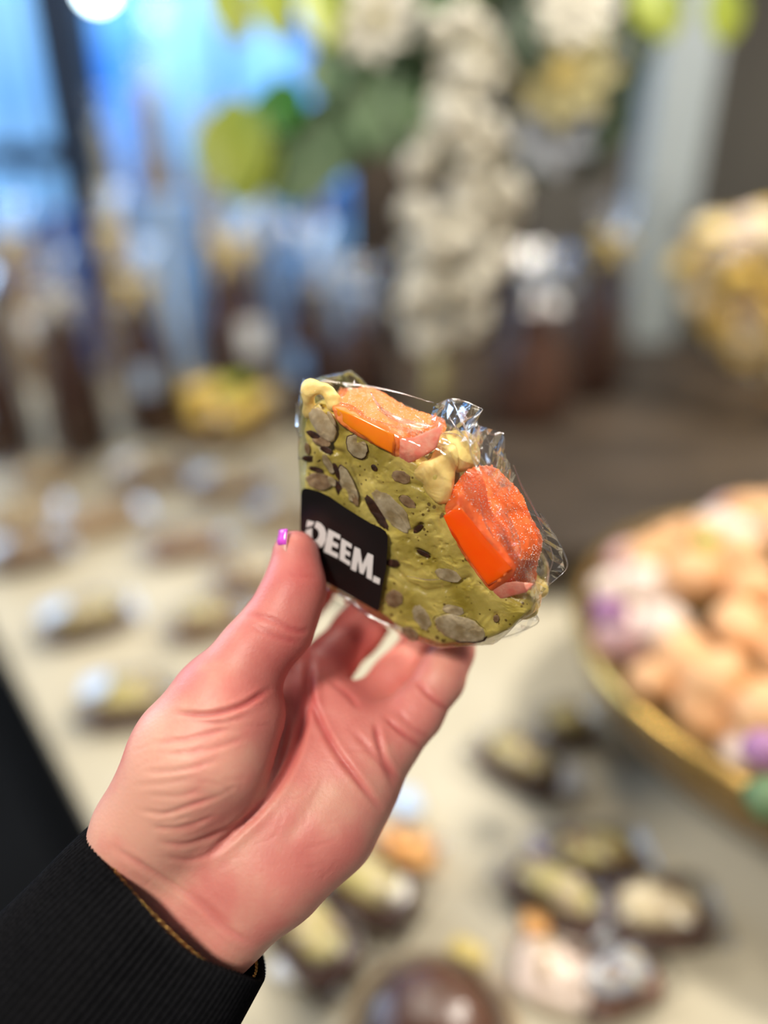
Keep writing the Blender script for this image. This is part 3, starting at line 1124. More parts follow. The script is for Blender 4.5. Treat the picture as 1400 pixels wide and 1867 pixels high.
# forearm and wrist
chain(palm, [(195, 1690, .250, 48), (240, 1582, .253, 74), (268, 1510, .252, 84)], KP)
chain(palm, [(345, 1790, .250, 48), (402, 1690, .253, 74), (500, 1588, .256, 86)], KP)
chain(palm, [(250, 1760, .250, 60), (322, 1640, .255, 84), (430, 1500, .262, 92)], KP)
# heel of the thumb (thenar)
chain(palm, [(268, 1510, .252, 86), (330, 1405, .250, 92), (400, 1300, .252, 84)], KP)
chain(palm, [(320, 1480, .250, 82), (390, 1390, .249, 86), (440, 1300, .254, 78)], KP)
# little-finger side (hypothenar)
chain(palm, [(500, 1588, .256, 86), (592, 1500, .262, 86), (645, 1418, .268, 74), (668, 1372, .271, 64)], KP)
chain(palm, [(430, 1560, .258, 84), (520, 1480, .264, 80), (590, 1400, .270, 74)], KP)
# hollow and finger roots
chain(palm, [(430, 1500, .266, 84), (500, 1400, .274, 76), (560, 1300, .281, 56)], KP)
chain(palm, [(520, 1480, .266, 78), (590, 1390, .274, 68), (630, 1320, .278, 58)], KP)
chain(palm, [(470, 1420, .270, 76), (515, 1300, .281, 60), (530, 1238, .286, 46)], KP)
chain(palm, [(530, 1240, .286, 44), (580, 1284, .282, 46), (635, 1335, .277, 50), (670, 1370, .272, 58)], KP)
# thumb
chain(palm, [(335, 1350, .252, 84), (402, 1272, .254, 76), (466, 1188, .257, 62), (508, 1128, .260, 53), (536, 1074, .2625, 48), (539, 1016, .2650, 40)], .006)
FLD.cone(palm, *jp(540, 1040, .2650, 39), *jp(538, 1003, .2658, 31), .005)
FLD.cone(palm, *jp(520, 1150, .258, 47), *jp(537, 1085, .2605, 47), .006)
fing = FLD.new()
fsets = [
    [(500, 1205, .286, 46), (528, 1125, .298, 43), (560, 1080, .305, 42), (622, 1012, .307, 40), (670, 955, .303, 36)],
    [(566, 1258, .284, 47), (604, 1204, .294, 45), (650, 1153, .303, 44), (718, 1080, .309, 42), (775, 1015, .306, 37)],
    [(628, 1328, .278, 49), (672, 1290, .285, 45), (722, 1238, .293, 43), (782, 1168, .301, 42), (840, 1090, .302, 37)],
    [(672, 1372, .271, 58), (716, 1342, .273, 53), (757, 1300, .276, 47.5), (801, 1238, .281, 43), (822, 1187, .2855, 39.5), (828, 1150, .287, 36)],
]
fd = []
for s_ in fsets:
    d = FLD.new()
    chain(d, s_, .004)
    fd.append(d)
f_all = np.minimum(np.minimum(fd[0], fd[1]), np.minimum(fd[2], fd[3]))
hand_d = smin(palm, f_all, .005)
V, F = surface_nets(hand_d, FLD.lo, HV)
V = lap(V, F, 2, .5)
del palm, fing, fd, f_all, hand_d
# keep the largest piece only is guaranteed by construction

N = vnormals(V, F)
pix = np.stack([700 + FPX * V[:, 0] / -V[:, 2], 933.5 - FPX * V[:, 1] / -V[:, 2]], 1)
face_cam = np.clip(N[:, 2] * 1.6, 0, 1)
disp = np.zeros(len(V)); red = np.zeros(len(V))


def spl(pts, n=6):
    p = [np.array(q, float) for q in pts]
    p = [2 * p[0] - p[1]] + p + [2 * p[-1] - p[-2]]
    out = []
    for i in range(1, len(p) - 2):
        for k in range(n):
            t = k / n
            out.append(.5 * ((2 * p[i]) + (-p[i - 1] + p[i + 1]) * t + (2 * p[i - 1] - 5 * p[i] + 4 * p[i + 1] - p[i + 2]) * t * t + (-p[i - 1] + 3 * p[i] - 3 * p[i + 1] + p[i + 2]) * t ** 3))
    out.append(p[-2])
    return out


def crease(pts, depth, wid, rd=.3, zmax=.40):
    """skin fold along a line on the camera-facing palm; depth mm, width px"""
    global disp, red
    q = spl(pts)
    allp = np.array(q)
    m = (pix[:, 0] > allp[:, 0].min() - wid * 4) & (pix[:, 0] < allp[:, 0].max() + wid * 4) & (pix[:, 1] > allp[:, 1].min() - wid * 4) & (pix[:, 1] < allp[:, 1].max() + wid * 4) & (-V[:, 2] < zmax)
    ii = np.where(m)[0]
    if not len(ii): return
    P = pix[ii]; best = np.full(len(ii), 1e9); tb = np.zeros(len(ii))
    for k, (a, b) in enumerate(zip(q[:-1], q[1:])):
        d, t = seg2d(P, a, b)
        w = d < best
        best[w] = d[w]; tb[w] = (k + t[w]) / (len(q) - 1)
    ends = np.clip(np.minimum(tb, 1 - tb) * 5 + .15, 0, 1)
    g = np.exp(-(best / wid) ** 2) * ends
    sh = np.exp(-((best - wid * 1.9) / (wid * 1.1)) ** 2) * ends
    disp[ii] += (-depth * g + .30 * depth * sh) * .00078 * face_cam[ii]
    red[ii] += rd * g * face_cam[ii]


crease([(318, 1300), (380, 1303), (440, 1287), (492, 1256)], 1.1, 5, .35)
crease([(330, 1312), (400, 1318), (450, 1306)], .35, 4, .1)
crease([(280, 1356), (350, 1346), (425, 1326)], .45, 5, .15)
crease([(300, 1378), (380, 1366), (450, 1345)], .3, 5, .1)
crease([(262, 1408), (330, 1404), (400, 1385)], .3, 5, .1)
crease([(255, 1478), (300, 1484), (345, 1470), (400, 1452)], .75, 4.5, .2)
crease([(268, 1450), (320, 1452), (370, 1440)], .4, 4.5, .1)
crease([(275, 1508), (330, 1510), (390, 1488)], .55, 4.5, .15)
crease([(290, 1535), (340, 1540), (400, 1518), (440, 1495)], .6, 5, .15)
crease([(300, 1562), (350, 1568), (410, 1545)], .4, 5, .1)
crease([(245, 1432), (300, 1428), (350, 1418)], .3, 5, .1)
crease([(568, 1190), (562, 1250), (553, 1320), (528, 1392), (480, 1466), (425, 1520), (380, 1560)], 1.9, 8, .3)
crease([(520, 1300), (512, 1360), (485, 1420)], .6, 7, .1)
crease([(560, 1222), (573, 1290), (606, 1358), (645, 1412), (692, 1472)], 1.2, 6, .35)
crease([(640, 1330), (668, 1360), (700, 1400), (722, 1440)], .5, 6, .2)
crease([(684, 1318), (690, 1350), (702, 1388), (728, 1426)], 1.0, 6, .35)
crease([(700, 1306), (735, 1338), (772, 1366)], .7, 4.5, .3)
crease([(722, 1292), (752, 1325), (785, 1348)], .35, 4.5, .15)
crease([(758, 1240), (785, 1270), (822, 1298)], .75, 4.5, .3)
crease([(600, 1240), (630, 1262), (655, 1290)], .7, 6, .2)
crease([(205, 1545), (280, 1592), (355, 1640), (410, 1690), (455, 1722)], .9, 6, .15)
crease([(330, 1600), (380, 1650), (430, 1690)], .4, 5, .1)
crease([(448, 1118), (490, 1128), (540, 1150), (565, 1148)], .45, 5, .2)
crease([(455, 1140), (500, 1160), (545, 1172)], .3, 5, .15)
crease([(520, 1040), (545, 1050), (580, 1052)], .12, 4, .05)
crease([(600, 1420), (560, 1480), (520, 1540)], .4, 14, -.1)
# tendon ridge between thumb and palm
crease([(530, 1300), (524, 1360), (500, 1430), (470, 1480)], -.9, 8, -.1)
rsd = np.random.RandomState(8)
for k in range(46):   # fine skin lines over the thenar and palm
    x, y = rsd.uniform(230, 640), rsd.uniform(1290, 1620)
    L = rsd.uniform(25, 60); a = rsd.normal(-.25, .5) if x < 420 else rsd.normal(-.7, .5)
    crease([(x, y), (x + L * .5 * math.cos(a), y + L * .5 * math.sin(a) + 2), (x + L * math.cos(a), y + L * math.sin(a))], rsd.uniform(.06, .2), 3, .04)
# flush of the skin itself: finger ends and little-finger side redder, thumb heel paler
def blob(px, py, r, amt):
    global red
    red += amt * np.exp(-(((pix[:, 0] - px) ** 2 + (pix[:, 1] - py) ** 2) / r ** 2))


blob(560, 1040, 90, .30); blob(500, 1240, 110, .22); blob(640, 1180, 150, .35); blob(540, 1330, 90, .15); blob(420, 1620, 120, .12)
blob(600, 1560, 120, .16); blob(300, 1450, 130, -.16); blob(240, 1560, 90, -.12); blob(430, 1180, 70, -.15); blob(690, 1330, 70, .1); blob(600, 1470, 80, -.08)
V = V + N * disp[:, None]
body = mesh('person', c2w(V), F, 'skin')
tag(body, 'bare open hand in a black ribbed sleeve, holding up the wrapped chocolate', 'person')
at = body.data.attributes.new('flush', 'FLOAT', 'POINT')
at.data.foreach_set('value', np.clip(red, -.4, .6).astype(np.float32))
print('hand verts', len(V))

# thumb nail: seen edge-on along the outer side of the thumb tip
nl = []
nf = []
NU, NW = 9, 7
ta = np.array(cs(530, 1062, .2618)); tb_ = np.array(cs(533, 974, .2642))
axis = tb_ - ta; Ln = np.linalg.norm(axis); axis /= Ln
side = np.array([-.95, -.05, .30]); side -= axis * (side @ axis); side /= np.linalg.norm(side)
oth = np.cross(axis, side)
for i in range(NU):
    s = i / (NU - 1)
    c = ta + axis * Ln * s
    rad = (.0047 if s < .9 else .0044) + .0003 * math.sin(s * 3.1)
    for j in range(NW):
        a = (j / (NW - 1) - .5) * 2.0 * (1 if s > .12 else .55 + 3.7 * s)
        nl.append(c + side * rad * math.cos(a) * 1.02 + oth * rad * 1.25 * math.sin(a))
for i in range(NU - 1):
    for j in range(NW - 1):
        nf.append([i * NW + j, i * NW + j + 1, (i + 1) * NW + j + 1, (i + 1) * NW + j])
nail = mesh('thumb_nail', c2w(np.array(nl)), nf, 'nail', body)
nail.modifiers.new('thick', 'SOLIDIFY').thickness = .0006
pv = [p + side * .0003 for p in nl[(NU - 3) * NW:]]
pv += [p + axis * .0012 for p in pv[-NW:]]
pf = [[i * NW + j, i * NW + j + 1, (i + 1) * NW + j + 1, (i + 1) * NW + j] for i in range(3) for j in range(NW - 1)]
po = mesh('nail_polish', c2w(np.array(pv)), pf, 'polish', nail)
po.modifiers.new('thick', 'SOLIDIFY').thickness = .0005
po['label'] = 'bright magenta painted nail tip'

# sleeve: ribbed black cuff
SC = np.array(cs(326, 1640, .2535))
SA = np.array([-.64, -.745, .20]); SA /= np.linalg.norm(SA)      # towards the elbow
SWd = np.array([.78, -.626, 0]); SWd -= SA * (SWd @ SA); SWd /= np.linalg.norm(SWd)
SDp = np.cross(SA, SWd)
if SDp[2] < 0: SDp = -SDp
RIB = 110
NC = RIB * 6
sv, sf = [], []
rows = []
for i in range(40):
    t = i / 39 * .17
    grow = 1 + .10 * (1 - math.exp(-t / .03)) + t * 1.1
    rows.append((t - 0.0005, .0370 * grow, .0290 * grow, 1.0))
inner = [(.014, .0345, .0263, 0), (.006, .0346, .0265, 0), (.0006, .0352, .0271, .3), (-.0008, .0362, .0281, .7)]
allr = inner + rows
for i, (t, a, b, rb) in enumerate(allr):
    for j in range(NC):
        w = 2 * math.pi * j / NC
        rib = .00085 * rb * (abs(math.sin(RIB * w / 2)) ** .7 * 2 - 1)
        ripple = .0006 * math.sin(w * 3 + t * 60) * min(1, max(0, t / .02))
        k = 1 + (rib + ripple) / .03
        sv.append(SC + SA * (t + .0008 * math.sin(w * 5 + 1)) + SWd * a * k * math.cos(w) + SDp * b * k * math.sin(w))
for i in range(len(allr) - 1):
    for j in range(NC):
        k = (j + 1) % NC
        sf.append([i * NC + j, i * NC + k, (i + 1) * NC + k, (i + 1) * NC + j])
sl = mesh('sleeve', c2w(np.array(sv)), sf, 'knit', body)
sl['label'] = 'black ribbed knit sleeve cuff'

# thin gold bracelet lying just out of the cuff
bv, bf = [], []
NB = 150
for j in range(NB):
    w = 2 * math.pi * j / NB
    c = SC + SA * (.0004 + .0011 * math.sin(w * 2 + .6)) + SWd * .0346 * math.cos(w) + SDp * .0262 * math.sin(w)
    tg = -SWd * .0346 * math.sin(w) + SDp * .0262 * math.cos(w); tg /= np.linalg.norm(tg)
    nn = np.cross(tg, SA)
    a_, b_ = (SA, nn) if j % 2 else (nn, SA)
    b0 = len(bv)
    for s in range(8):
        q = 2 * math.pi * s / 8
        ctr = c + tg * .0009 * math.cos(q) + a_ * .00045 * math.sin(q)
        rd_ = tg * math.cos(q) + a_ * math.sin(q)
        for e in range(3):
            z = 2 * math.pi * e / 3
            bv.append(ctr + rd_ * .00016 * math.cos(z) + b_ * .00016 * math.sin(z))
    for s in range(8):
        for e in range(3):
            s2, e2 = (s + 1) % 8, (e + 1) % 3
            bf.append([b0 + s * 3 + e, b0 + s2 * 3 + e, b0 + s2 * 3 + e2, b0 + s * 3 + e2])
br = mesh('bracelet', c2w(np.array(bv)), bf, 'gold')
tag(br, 'fine gold chain bracelet peeping out of the black cuff', 'bracelet')

# ================================================================== TABLE DISPLAY
RND = random.Random(12)


def film_shell(sx, sy, sz_, seed, puff=1.08):
    """faceted clear wrap with two crimped ends"""
    r = random.Random(seed)
    v, f = [], []
    NU_, NV_ = 16, 9
    for i in range(NV_ + 1):
        s = -1 + 2 * i / NV_
        e = abs(s)
        L = sx / 2 * puff * 1.22
        flat = 1.0 if e < .72 else max(.12, 1 - (e - .72) / .28 * .95)
        wide = 1.0 if e < .72 else 1 - .1 * math.sin((e - .72) / .28 * 3.1)
        for j in range(NU_):
            a = 2 * math.pi * j / NU_
            cx_, sx_ = math.cos(a), math.sin(a)
            p = (abs(cx_) ** 3 + abs(sx_) ** 3) ** (-1 / 3)
            k = 1 + r.uniform(-.05, .05)
            v.append((L * s * (1 + r.uniform(-.02, .02)), sy / 2 * puff * wide * cx_ * p * k, sz_ / 2 + max(-.5 * sz_, sz_ / 2 * puff * flat * sx_ * p * k)))
    for i in range(NV_):
        for j in range(NU_):
            k = (j + 1) % NU_
            f.append([i * NU_ + j, i * NU_ + k, (i + 1) * NU_ + k, (i + 1) * NU_ + j])
    return v, f


def chocolate_slab(loc, rz, size, label, body='choc', top='olive', lab='white_paper', extra=None, seed=0, group='wrapped chocolate pieces on the table', tilt=0.0):
    sx, sy, sz_ = size
    r = random.Random(seed)
    t = empty('wrapped_chocolate', (0, 0, 0))
    mesh('chocolate_base', *rounded_blob(sx, sy, sz_ * .62, 4, 22, 12, .06, seed), body, t)
    tp = mesh('filling', *rounded_blob(sx * .74, sy * .62, sz_ * .5, 3, 22, 12, .16, seed + 50, z0=sz_ * .45), top, t)
    for k in range(5):
        n = mesh('nut', *rounded_blob(sx * r.uniform(.16, .24), sx * r.uniform(.10, .14), sz_ * .2, 2, 10, 6, .05, k, z0=sz_ * .82), r.choice(['nut_bg', 'creamy', 'choc_light']), t)
        n.location.x += r.uniform(-.3, .3) * sx; n.location.y += r.uniform(-.26, .26) * sy
        n.rotation_euler.z = r.uniform(0, 3)
    if extra:
        j = mesh('jelly', *rounded_blob(sx * .42, sy * .42, sz_ * .55, 3, 16, 9, .08, seed + 3, z0=sz_ * .7), extra, t)
        j.location.x += sx * .2
    if lab:
        q = mesh('label', *rounded_blob(sx * .34, sy * .5, .003, 6, 20, 6, 0, 0, z0=sz_ * 1.06), lab, t, smooth=False)
        q.location.x -= sx * .36
        q.rotation_euler.y = -.25
    mesh('wrapper', *film_shell(sx, sy, sz_ * 1.05, seed), 'bgfilm', t, smooth=False)
    t.location = loc
    t.rotation_euler = (tilt, 0, rz)
    tag(t, label, 'chocolate', group)
    return t


def R(d):
    return math.radians(d)


S = .075
for (px, py, rz, sz3, label, body_, top_, lb, ex) in [
        (55, 1030, 28, (.075, .045, .03), 'wrapped chocolate with a pale blue end at the far left table edge', 'choc', 'tan', 'blue_paper', None),
        (165, 1150, 30, (.075, .045, .03), 'wrapped chocolate with a pale blue label, between table edge and thumb', 'choc', 'olive', 'blue_paper', None),
        (240, 1300, 10, (.065, .050, .03), 'wrapped chocolate with bluish white label just left of the thumb base', 'choc', 'olive', 'blue_paper', None),
        (340, 1010, 20, (.08, .05, .028), 'tan and brown wrapped chocolate left of the thumb tip', 'choc_light', 'tan', None, None),
        (460, 1070, 15, (.07, .05, .03), 'cream topped wrapped chocolate directly beside the thumb', 'choc_light', 'creamy', None, None),
        (380, 1150, 25, (.065, .045, .03), 'olive wrapped chocolate half hidden behind the thumb', 'choc_light', 'olive', None, None),
        (45, 955, 35, (.08, .05, .03), 'tan wrapped chocolate at the left frame edge, behind the blue-ended one', 'tan', 'creamy', None, None),
        (190, 965, 35, (.09, .055, .03), 'peach tan wrapped chocolate second from the left frame edge', 'tan', 'tan', None, None),
        (280, 880, 30, (.09, .06, .035), 'cream wrapped chocolate in front of the tall brown bottles', 'choc_light', 'creamy', 'white_paper', None),
        (85, 882, 35, (.08, .05, .035), 'cream wrapped chocolate lying under the tall bottles', 'tan', 'creamy', None, None),
        (420, 900, 20, (.09, .06, .03), 'greyish wrapped chocolate with blue label behind the tan one', 'choc_light', 'creamy', 'blue_paper', None),
        (520, 960, 10, (.07, .05, .03), 'pale wrapped chocolate peeping out left of the sticker', 'tan', 'creamy', 'blue_paper', None),
        (945, 1410, -38, (.078, .046, .032), 'olive topped dark chocolate lying alone beside the big bowl', 'choc', 'olive', None, None),
        (1030, 1340, 10, (.05, .042, .03), 'dark chocolate with olive top tucked against the big bowl', 'choc', 'olive', None, None),
        (1010, 1650, -38, (.080, .044, .03), 'olive topped chocolate with violet end, in front of the big bowl', 'choc', 'olive', None, None),
        (1075, 1580, 5, (.075, .045, .03), 'dark brown chocolate with olive lump under the bowl rim', 'choc', 'olive', None, None),
        (1190, 1690, 0, (.075, .050, .035), 'reddish brown chocolate with pale yellow top below the bowl', 'choc', 'creamy', None, None),
        (1010, 1790, -20, (.055, .045, .025), 'pinkish white wrapped piece at the bottom edge', 'blush', 'blush', None, None),
        (1120, 1800, 20, (.06, .045, .025), 'silvery wrapped piece beside the pinkish white one', 'choc_light', 'petal_grey', None, None),
        (570, 1730, -50, (.075, .050, .035), 'brown chocolate with large olive cream top by the cuff', 'choc', 'olive', None, None),
        (670, 1638, -35, (.075, .050, .035), 'dark chocolate with yellow top and orange jelly below the palm', 'choc', 'olive', None, None),
        (735, 1560, -15, (.05, .035, .022), 'orange jelly topped chocolate peeping out beside the palm', 'orange_jelly', 'orange_jelly', None, None),
]:
    sc = 1.12 if px < 560 else 0.92
    chocolate_slab(onz(px, py), R(rz), tuple(s * sc for s in sz3), label, body_, top_, lb, ex, seed=int(px * 3 + py))


# small papers and loose bits
def card(px, py, w, h, m, label, rz=0, cat='label card'):
    p = onz(px, py)
    v, f = rounded_blob(w, h, .012, 5, 24, 8, .12, int(px), 0)
    o = mesh('paper_sachet', v, f, m, None)
    o.location = p
    o.rotation_euler.z = R(rz)
    tag(o, label, cat, 'loose papers among the chocolates')


card(1090, 1690, .028, .044, 'white_paper', 'bright white sachet among the chocolates below the bowl', 25, 'sachet')
card(1032, 1432, .022, .030, 'white_paper', 'small grey white sachet by the olive topped chocolate', 15, 'sachet')
card(650, 1668, .026, .026, 'white_paper', 'round white sachet in front of the yellow topped chocolate', 0, 'sachet')
card(560, 1788, .045, .014, 'white_paper', 'white paper strip by the cuff', -12, 'paper')
card(742, 1475, .022, .026, 'blue_paper', 'small blue grey sachet beside the palm edge', 20, 'sachet')
card(975, 1700, .018, .022, 'orange_jelly', 'little orange sachet left of the chocolate cluster', 0, 'sachet')
card(985, 1570, .014, .014, 'violet', 'small violet wrapper end by the chocolate cluster', 0, 'sachet')
card(850, 1750, .024, .016, 'yellow_rib', 'small yellow paper above the brown dome', -30, 'paper')
card(1040, 1780, .020, .016, 'yellow_rib', 'little golden yellow paper at the bottom of the cluster', 30, 'paper')

# brown dome at the bottom edge
p = onz(790, 1900)
dome = empty('chocolate_dome', p)
tag(dome, 'round brown chocolate dome in clear wrap at the bottom edge', 'chocolate')
rD = .041
prof = [(rD * math.cos(a), rD * .75 * math.sin(a) + .006) for a in [i * math.pi / 2 / 12 for i in range(12)]] + [(.001, rD * .75 + .006)]
v, f = lathe([(rD, 0.0)] + prof, 32)
mesh('dome', v, f, 'choc_light', dome, origin=(0, 0, 0)).location = (0, 0, 0)
v, f = lathe([(r_ * 1.12 + .002, z_ * 1.10 + .001) for r_, z_ in [(rD, -.0005)] + prof], 26, .02, 9)
mesh('wrapper', v, f, 'bgfilm', dome, smooth=False, origin=(0, 0, 0)).location = (0, 0, 0)
v, f = lathe([(rD * 1.18, 0), (rD * 1.30, .002), (rD * 1.30, .006), (rD * 1.16, .006)], 36)
mesh('board', v, f, 'tan', dome, origin=(0, 0, 0)).location = (0, 0, 0)


# tall brown wrapped bottles / figures at the back of the table
def bow(parent, z, s, m, seed):
    r = random.Random(seed)
    for sgn in (-1, 1):
        pts = [(0, 0, z), (sgn * s * .5, -.01, z + s * .35), (sgn * s, -.015, z + s * .15), (sgn * s * .7, -.012, z - s * .15), (0, -.006, z)]
        v, f = tube(pts, [s * .12, s * .2, s * .24, s * .18, s * .1], 6)
        mesh('ribbon_loop', v, f, m, parent).name = 'ribbon_loop'
    for sgn in (-1, 1):
        v, f = tube([(0, -.006, z), (sgn * s * .5, -.022, z - s * .6), (sgn * s * .7, -.03, z - s * 1.3)], [s * .08, s * .12, s * .07], 5)
        mesh('ribbon_tail', v, f, m, parent)


def wrapped_figure(loc, h, r, label, body='choc', rib='yellow_rib', top='white_paper', seed=0, group='tall wrapped chocolates at the table back'):
    t = empty('wrapped_figure', (0, 0, 0))
    prof = [(r * .8, 0), (r, h * .06), (r * 1.02, h * .2), (r * .92, h * .38), (r * .62, h * .52), (r * .5, h * .58), (r * .58, h * .64), (r * .5, h * .72), (r * .2, h * .77), (.001, h * .78)]
    mesh('chocolate_body', *lathe(prof, 20, .04, 3, seed), body, t)
    fp = [(r * 1.0, 0), (r * 1.15, h * .08), (r * 1.2, h * .25), (r * 1.05, h * .5), (r * .8, h * .7), (r * .28, h * .80), (r * .5, h * .90), (r * .9, h)]
    mesh('wrapper', *lathe(fp, 26, .09, 11, seed), 'bgfilm', t, smooth=False)
    bow(t, h * .80, r * .8, rib, seed)
    if top:
        q = mesh('gift_tag', *box(r * .2, -r * 1.22, h * .36, r * .7, .003, r * 1.0), top, t, smooth=False)
    t.location = loc
    t.rotation_euler.z = random.Random(seed).uniform(-.5, .5)
    tag(t, label, 'wrapped chocolate', group)
    return t


def at_table(px, py):
    return onz(px, py)


for (px, pyb, hp, wp, lab, bd, rb, tp) in [
        (18, 835, 330, 110, 'tall brown wrapped chocolate cut by the left frame edge', 'choc', 'white_rib', 'blue_paper'),
        (158, 825, 350, 110, 'tall dark brown wrapped chocolate with cream bow, second from the left', 'choc', 'white_rib', None),
        (285, 790, 330, 110, 'dark brown wrapped chocolate with yellow bow and greyish tag', 'choc', 'yellow_rib', 'blue_paper'),
        (435, 712, 310, 130, 'wrapped chocolate with wide yellow bow behind the yellow sweets', 'choc', 'yellow_rib', 'white_paper'),
        (570, 765, 340, 110, 'dark wrapped chocolate with pale blue tag under the lime leaves', 'choc', 'sky_paper', 'sky_paper'),
        (70, 690, 300, 95, 'wrapped chocolate with yellow bow by the window, leftmost of the rear row', 'tan', 'yellow_rib', 'white_paper'),
        (240, 690, 320, 85, 'wrapped chocolate with pale bow by the window, behind the dark ones', 'tan', 'yellow_rib', 'blue_paper')]:
    p = at_table(px, pyb)
    Z = zdepth(p)
    wrapped_figure(p, hp * Z / FPX, wp / 2.3 * Z / FPX, lab, bd, rb, tp, seed=px)

def gift_box(px, pyb, wp, hp, m, lid, label):
    p = onz(px, pyb); Z = zdepth(p); w = wp * Z / FPX; h = hp * Z / FPX
    t = empty('gift_box', p)
    mesh('box_body', *box(0, 0, h * .42, w, w * .7, h * .84), m, t, smooth=False).location = (0, 0, 0)
    mesh('box_lid', *box(0, 0, h * .92, w * 1.06, w * .76, h * .16), lid, t, smooth=False).location = (0, 0, h * .84)
    mesh('ribbon_band', *join(box(0, 0, h * .505, w * .12, w * .78, h * 1.01)), 'white_rib', t, smooth=False).location = (0, 0, 0)
    tag(t, label, 'box', 'gift boxes at the table back')


gift_box(152, 668, 66, 260, 'navy', 'navy', 'deep blue gift box between the rear wrapped chocolates')
gift_box(340, 672, 90, 290, 'sky_paper', 'sky_paper', 'light blue gift box behind the yellow sweets')
gift_box(500, 668, 120, 320, 'sky_paper', 'sky_paper', 'tall light blue gift box under the lime leaves')
gift_box(600, 700, 70, 330, 'sky_paper', 'navy', 'slim blue gift box with dark lid beside the back board')
sill = empty('window_ledge', ((wl + wr) / 2, WY - .12, 0))
tag(sill, 'long dark ledge below the window', 'ledge')
mesh('ledge_board', *bx(wl, wr, WY - .26, WY - .03, 0.92, 0.95), 'wood_dark', sill, smooth=False)
for x in (wl + .1, wr - .1):
    mesh('ledge_leg', *bx(x - .02, x + .02, WY - .2, WY - .16, 0, 0.92), 'wood_dark', sill, smooth=False)
for px, hp, wp, bd_, lb in ((285, 330, 80, 'tan', 'tan brown wrapped figure on the ledge before the window'), (200, 260, 50, 'creamy', 'pale wrapped figure on the ledge left of the tan one'), (368, 280, 55, 'creamy', 'cream wrapped figure on the ledge right of the tan one')):
    d_ = ray(px, 300); t_ = (WY - .15) / d_[1]
    p = Vector((d_[0] * t_, WY - .15, .95)); Z = zdepth(p)
    wrapped_figure(p, hp * Z / FPX, wp / 2.3 * Z / FPX, lb, bd_, 'white_rib', None, seed=px, group='wrapped figures on the window ledge')

# shallow tray of yellow sweets in front of them
tp = onz(412, 790)
tray = empty('sweet_tray', tp)
tag(tray, 'small brown tray holding yellow sweets at the table back', 'tray')
v, f = lathe([(.001, .004), (.075, .004), (.095, .05), (.102, .05), (.085, 0), (.001, 0)], 28)
mesh('tray_shell', v, f, 'amber', tray, origin=(0, 0, 0)).location = (0, 0, 0)
sw0 = None
for k in range(11):
    a = k * 2.4; rr = .022 * math.sqrt(k)
    v, f = rounded_blob(.045, .035, .034, 2.4, 14, 8, .12, k)
    o = mesh('sweet', v, f, 'lemon' if k % 3 else 'leaf_lime')
    o.location = tp + Vector((rr * math.cos(a), rr * math.sin(a), .038 + .02 * (k < 5)))
    o.rotation_euler = (0, 0, a)
    tag(o, ('lumpy yellow sweet heaped in the small brown tray' if k % 3 else 'lime green sweet heaped in the small brown tray'), 'sweet',
        'yellow sweets in the small tray' if k % 3 else 'green sweets in the small tray')

# dark wooden riser filling the back centre
r0 = onz(610, 1085); r1 = onz(1110, 1085)
RH = .05
ry0 = r0.y; rx0 = r0.x; rx1 = r1.x + .42; ry1 = 1.62
riser = empty('display_riser', ((rx0 + rx1) / 2, (ry0 + ry1) / 2, TZ))
tag(riser, 'wide dark brown wooden display riser behind the held chocolate', 'riser')
mesh('front_board', *bx(rx0, rx1, ry0, ry0 + .02, TZ, TZ + RH), 'wood_dark', riser, smooth=False)
for k in range(5):
    y0 = ry0 - .01 + k * (ry1 - ry0) / 5
    mesh('top_plank', *bx(rx0 - .01, rx1 + .01, y0, y0 + (ry1 - ry0) / 5 - .004, TZ + RH, TZ + RH + .018), 'wood_dark', riser, smooth=False)
bkb = empty('back_board', ((rx0 + rx1 - .4) / 2, ry1 + .02, TZ))
tag(bkb, 'upright dark brown board standing behind the riser', 'board')
for k in range(5):
    w_ = (rx1 - .40 - rx0 + .01) / 5
    mesh('board_plank', *bx(rx0 - .01 + k * w_, rx0 - .013 + (k + 1) * w_, ry1 + .01, ry1 + .03, TZ, TZ + .46), 'wood_dark', bkb, smooth=False)
for x in (rx0, rx1 - .02):
    mesh('side_board', *bx(x, x + .02, ry0 + .02, ry1, TZ, TZ + RH), 'wood_dark', riser, smooth=False)
RZ = TZ + RH + .018
for (px, hp, wp, lab, bd, rb, tg_) in [
        (660, 240, 110, 'dark wrapped chocolate on the riser, left of the white flower spike', 'choc', 'blue_paper', None),
        (960, 290, 150, 'reddish brown wrapped chocolate on the riser, right of the white flower spike', 'choc_light', 'petal_grey', None),
        (1075, 330, 100, 'slim wrapped chocolate with cream bow beside the grey post', 'choc', 'yellow_rib', None)]:
    p = onz(px, {660: 730, 960: 760, 1075: 720}[px], RZ)
    Z = zdepth(p)
    wrapped_figure(p, hp * Z / FPX, wp / 2.3 * Z / FPX, lab, bd, rb, tg_, seed=px, group='wrapped chocolates on the riser')


# ------------------------------------------------------------------ bowls of sweets
def ruffle(r, seed, petals=6):
    v, f = [], []
    nu, nv = 24, 10
    ph0 = seed * 1.7
    for i in range(nv + 1):
        th = -math.pi / 2 + math.pi * i / nv
        for j in range(nu):
            a = 2 * math.pi * j / nu
            k = 1 + .16 * math.cos(petals * a + ph0 + th * 2.0) * math.cos(th) + .06 * math.sin(a * 2 + seed)
            v.append((r * k * math.cos(th) * math.cos(a), r * k * math.cos(th) * math.sin(a), r * .8 * (1 + math.sin(th)) * (1 - .12 * math.cos(th) ** 6)))
    for i in range(nv):
        for j in range(nu):
            q = (j + 1) % nu
            f.append([i * nu + j, i * nu + q, (i + 1) * nu + q, (i + 1) * nu + j])
    return v, f


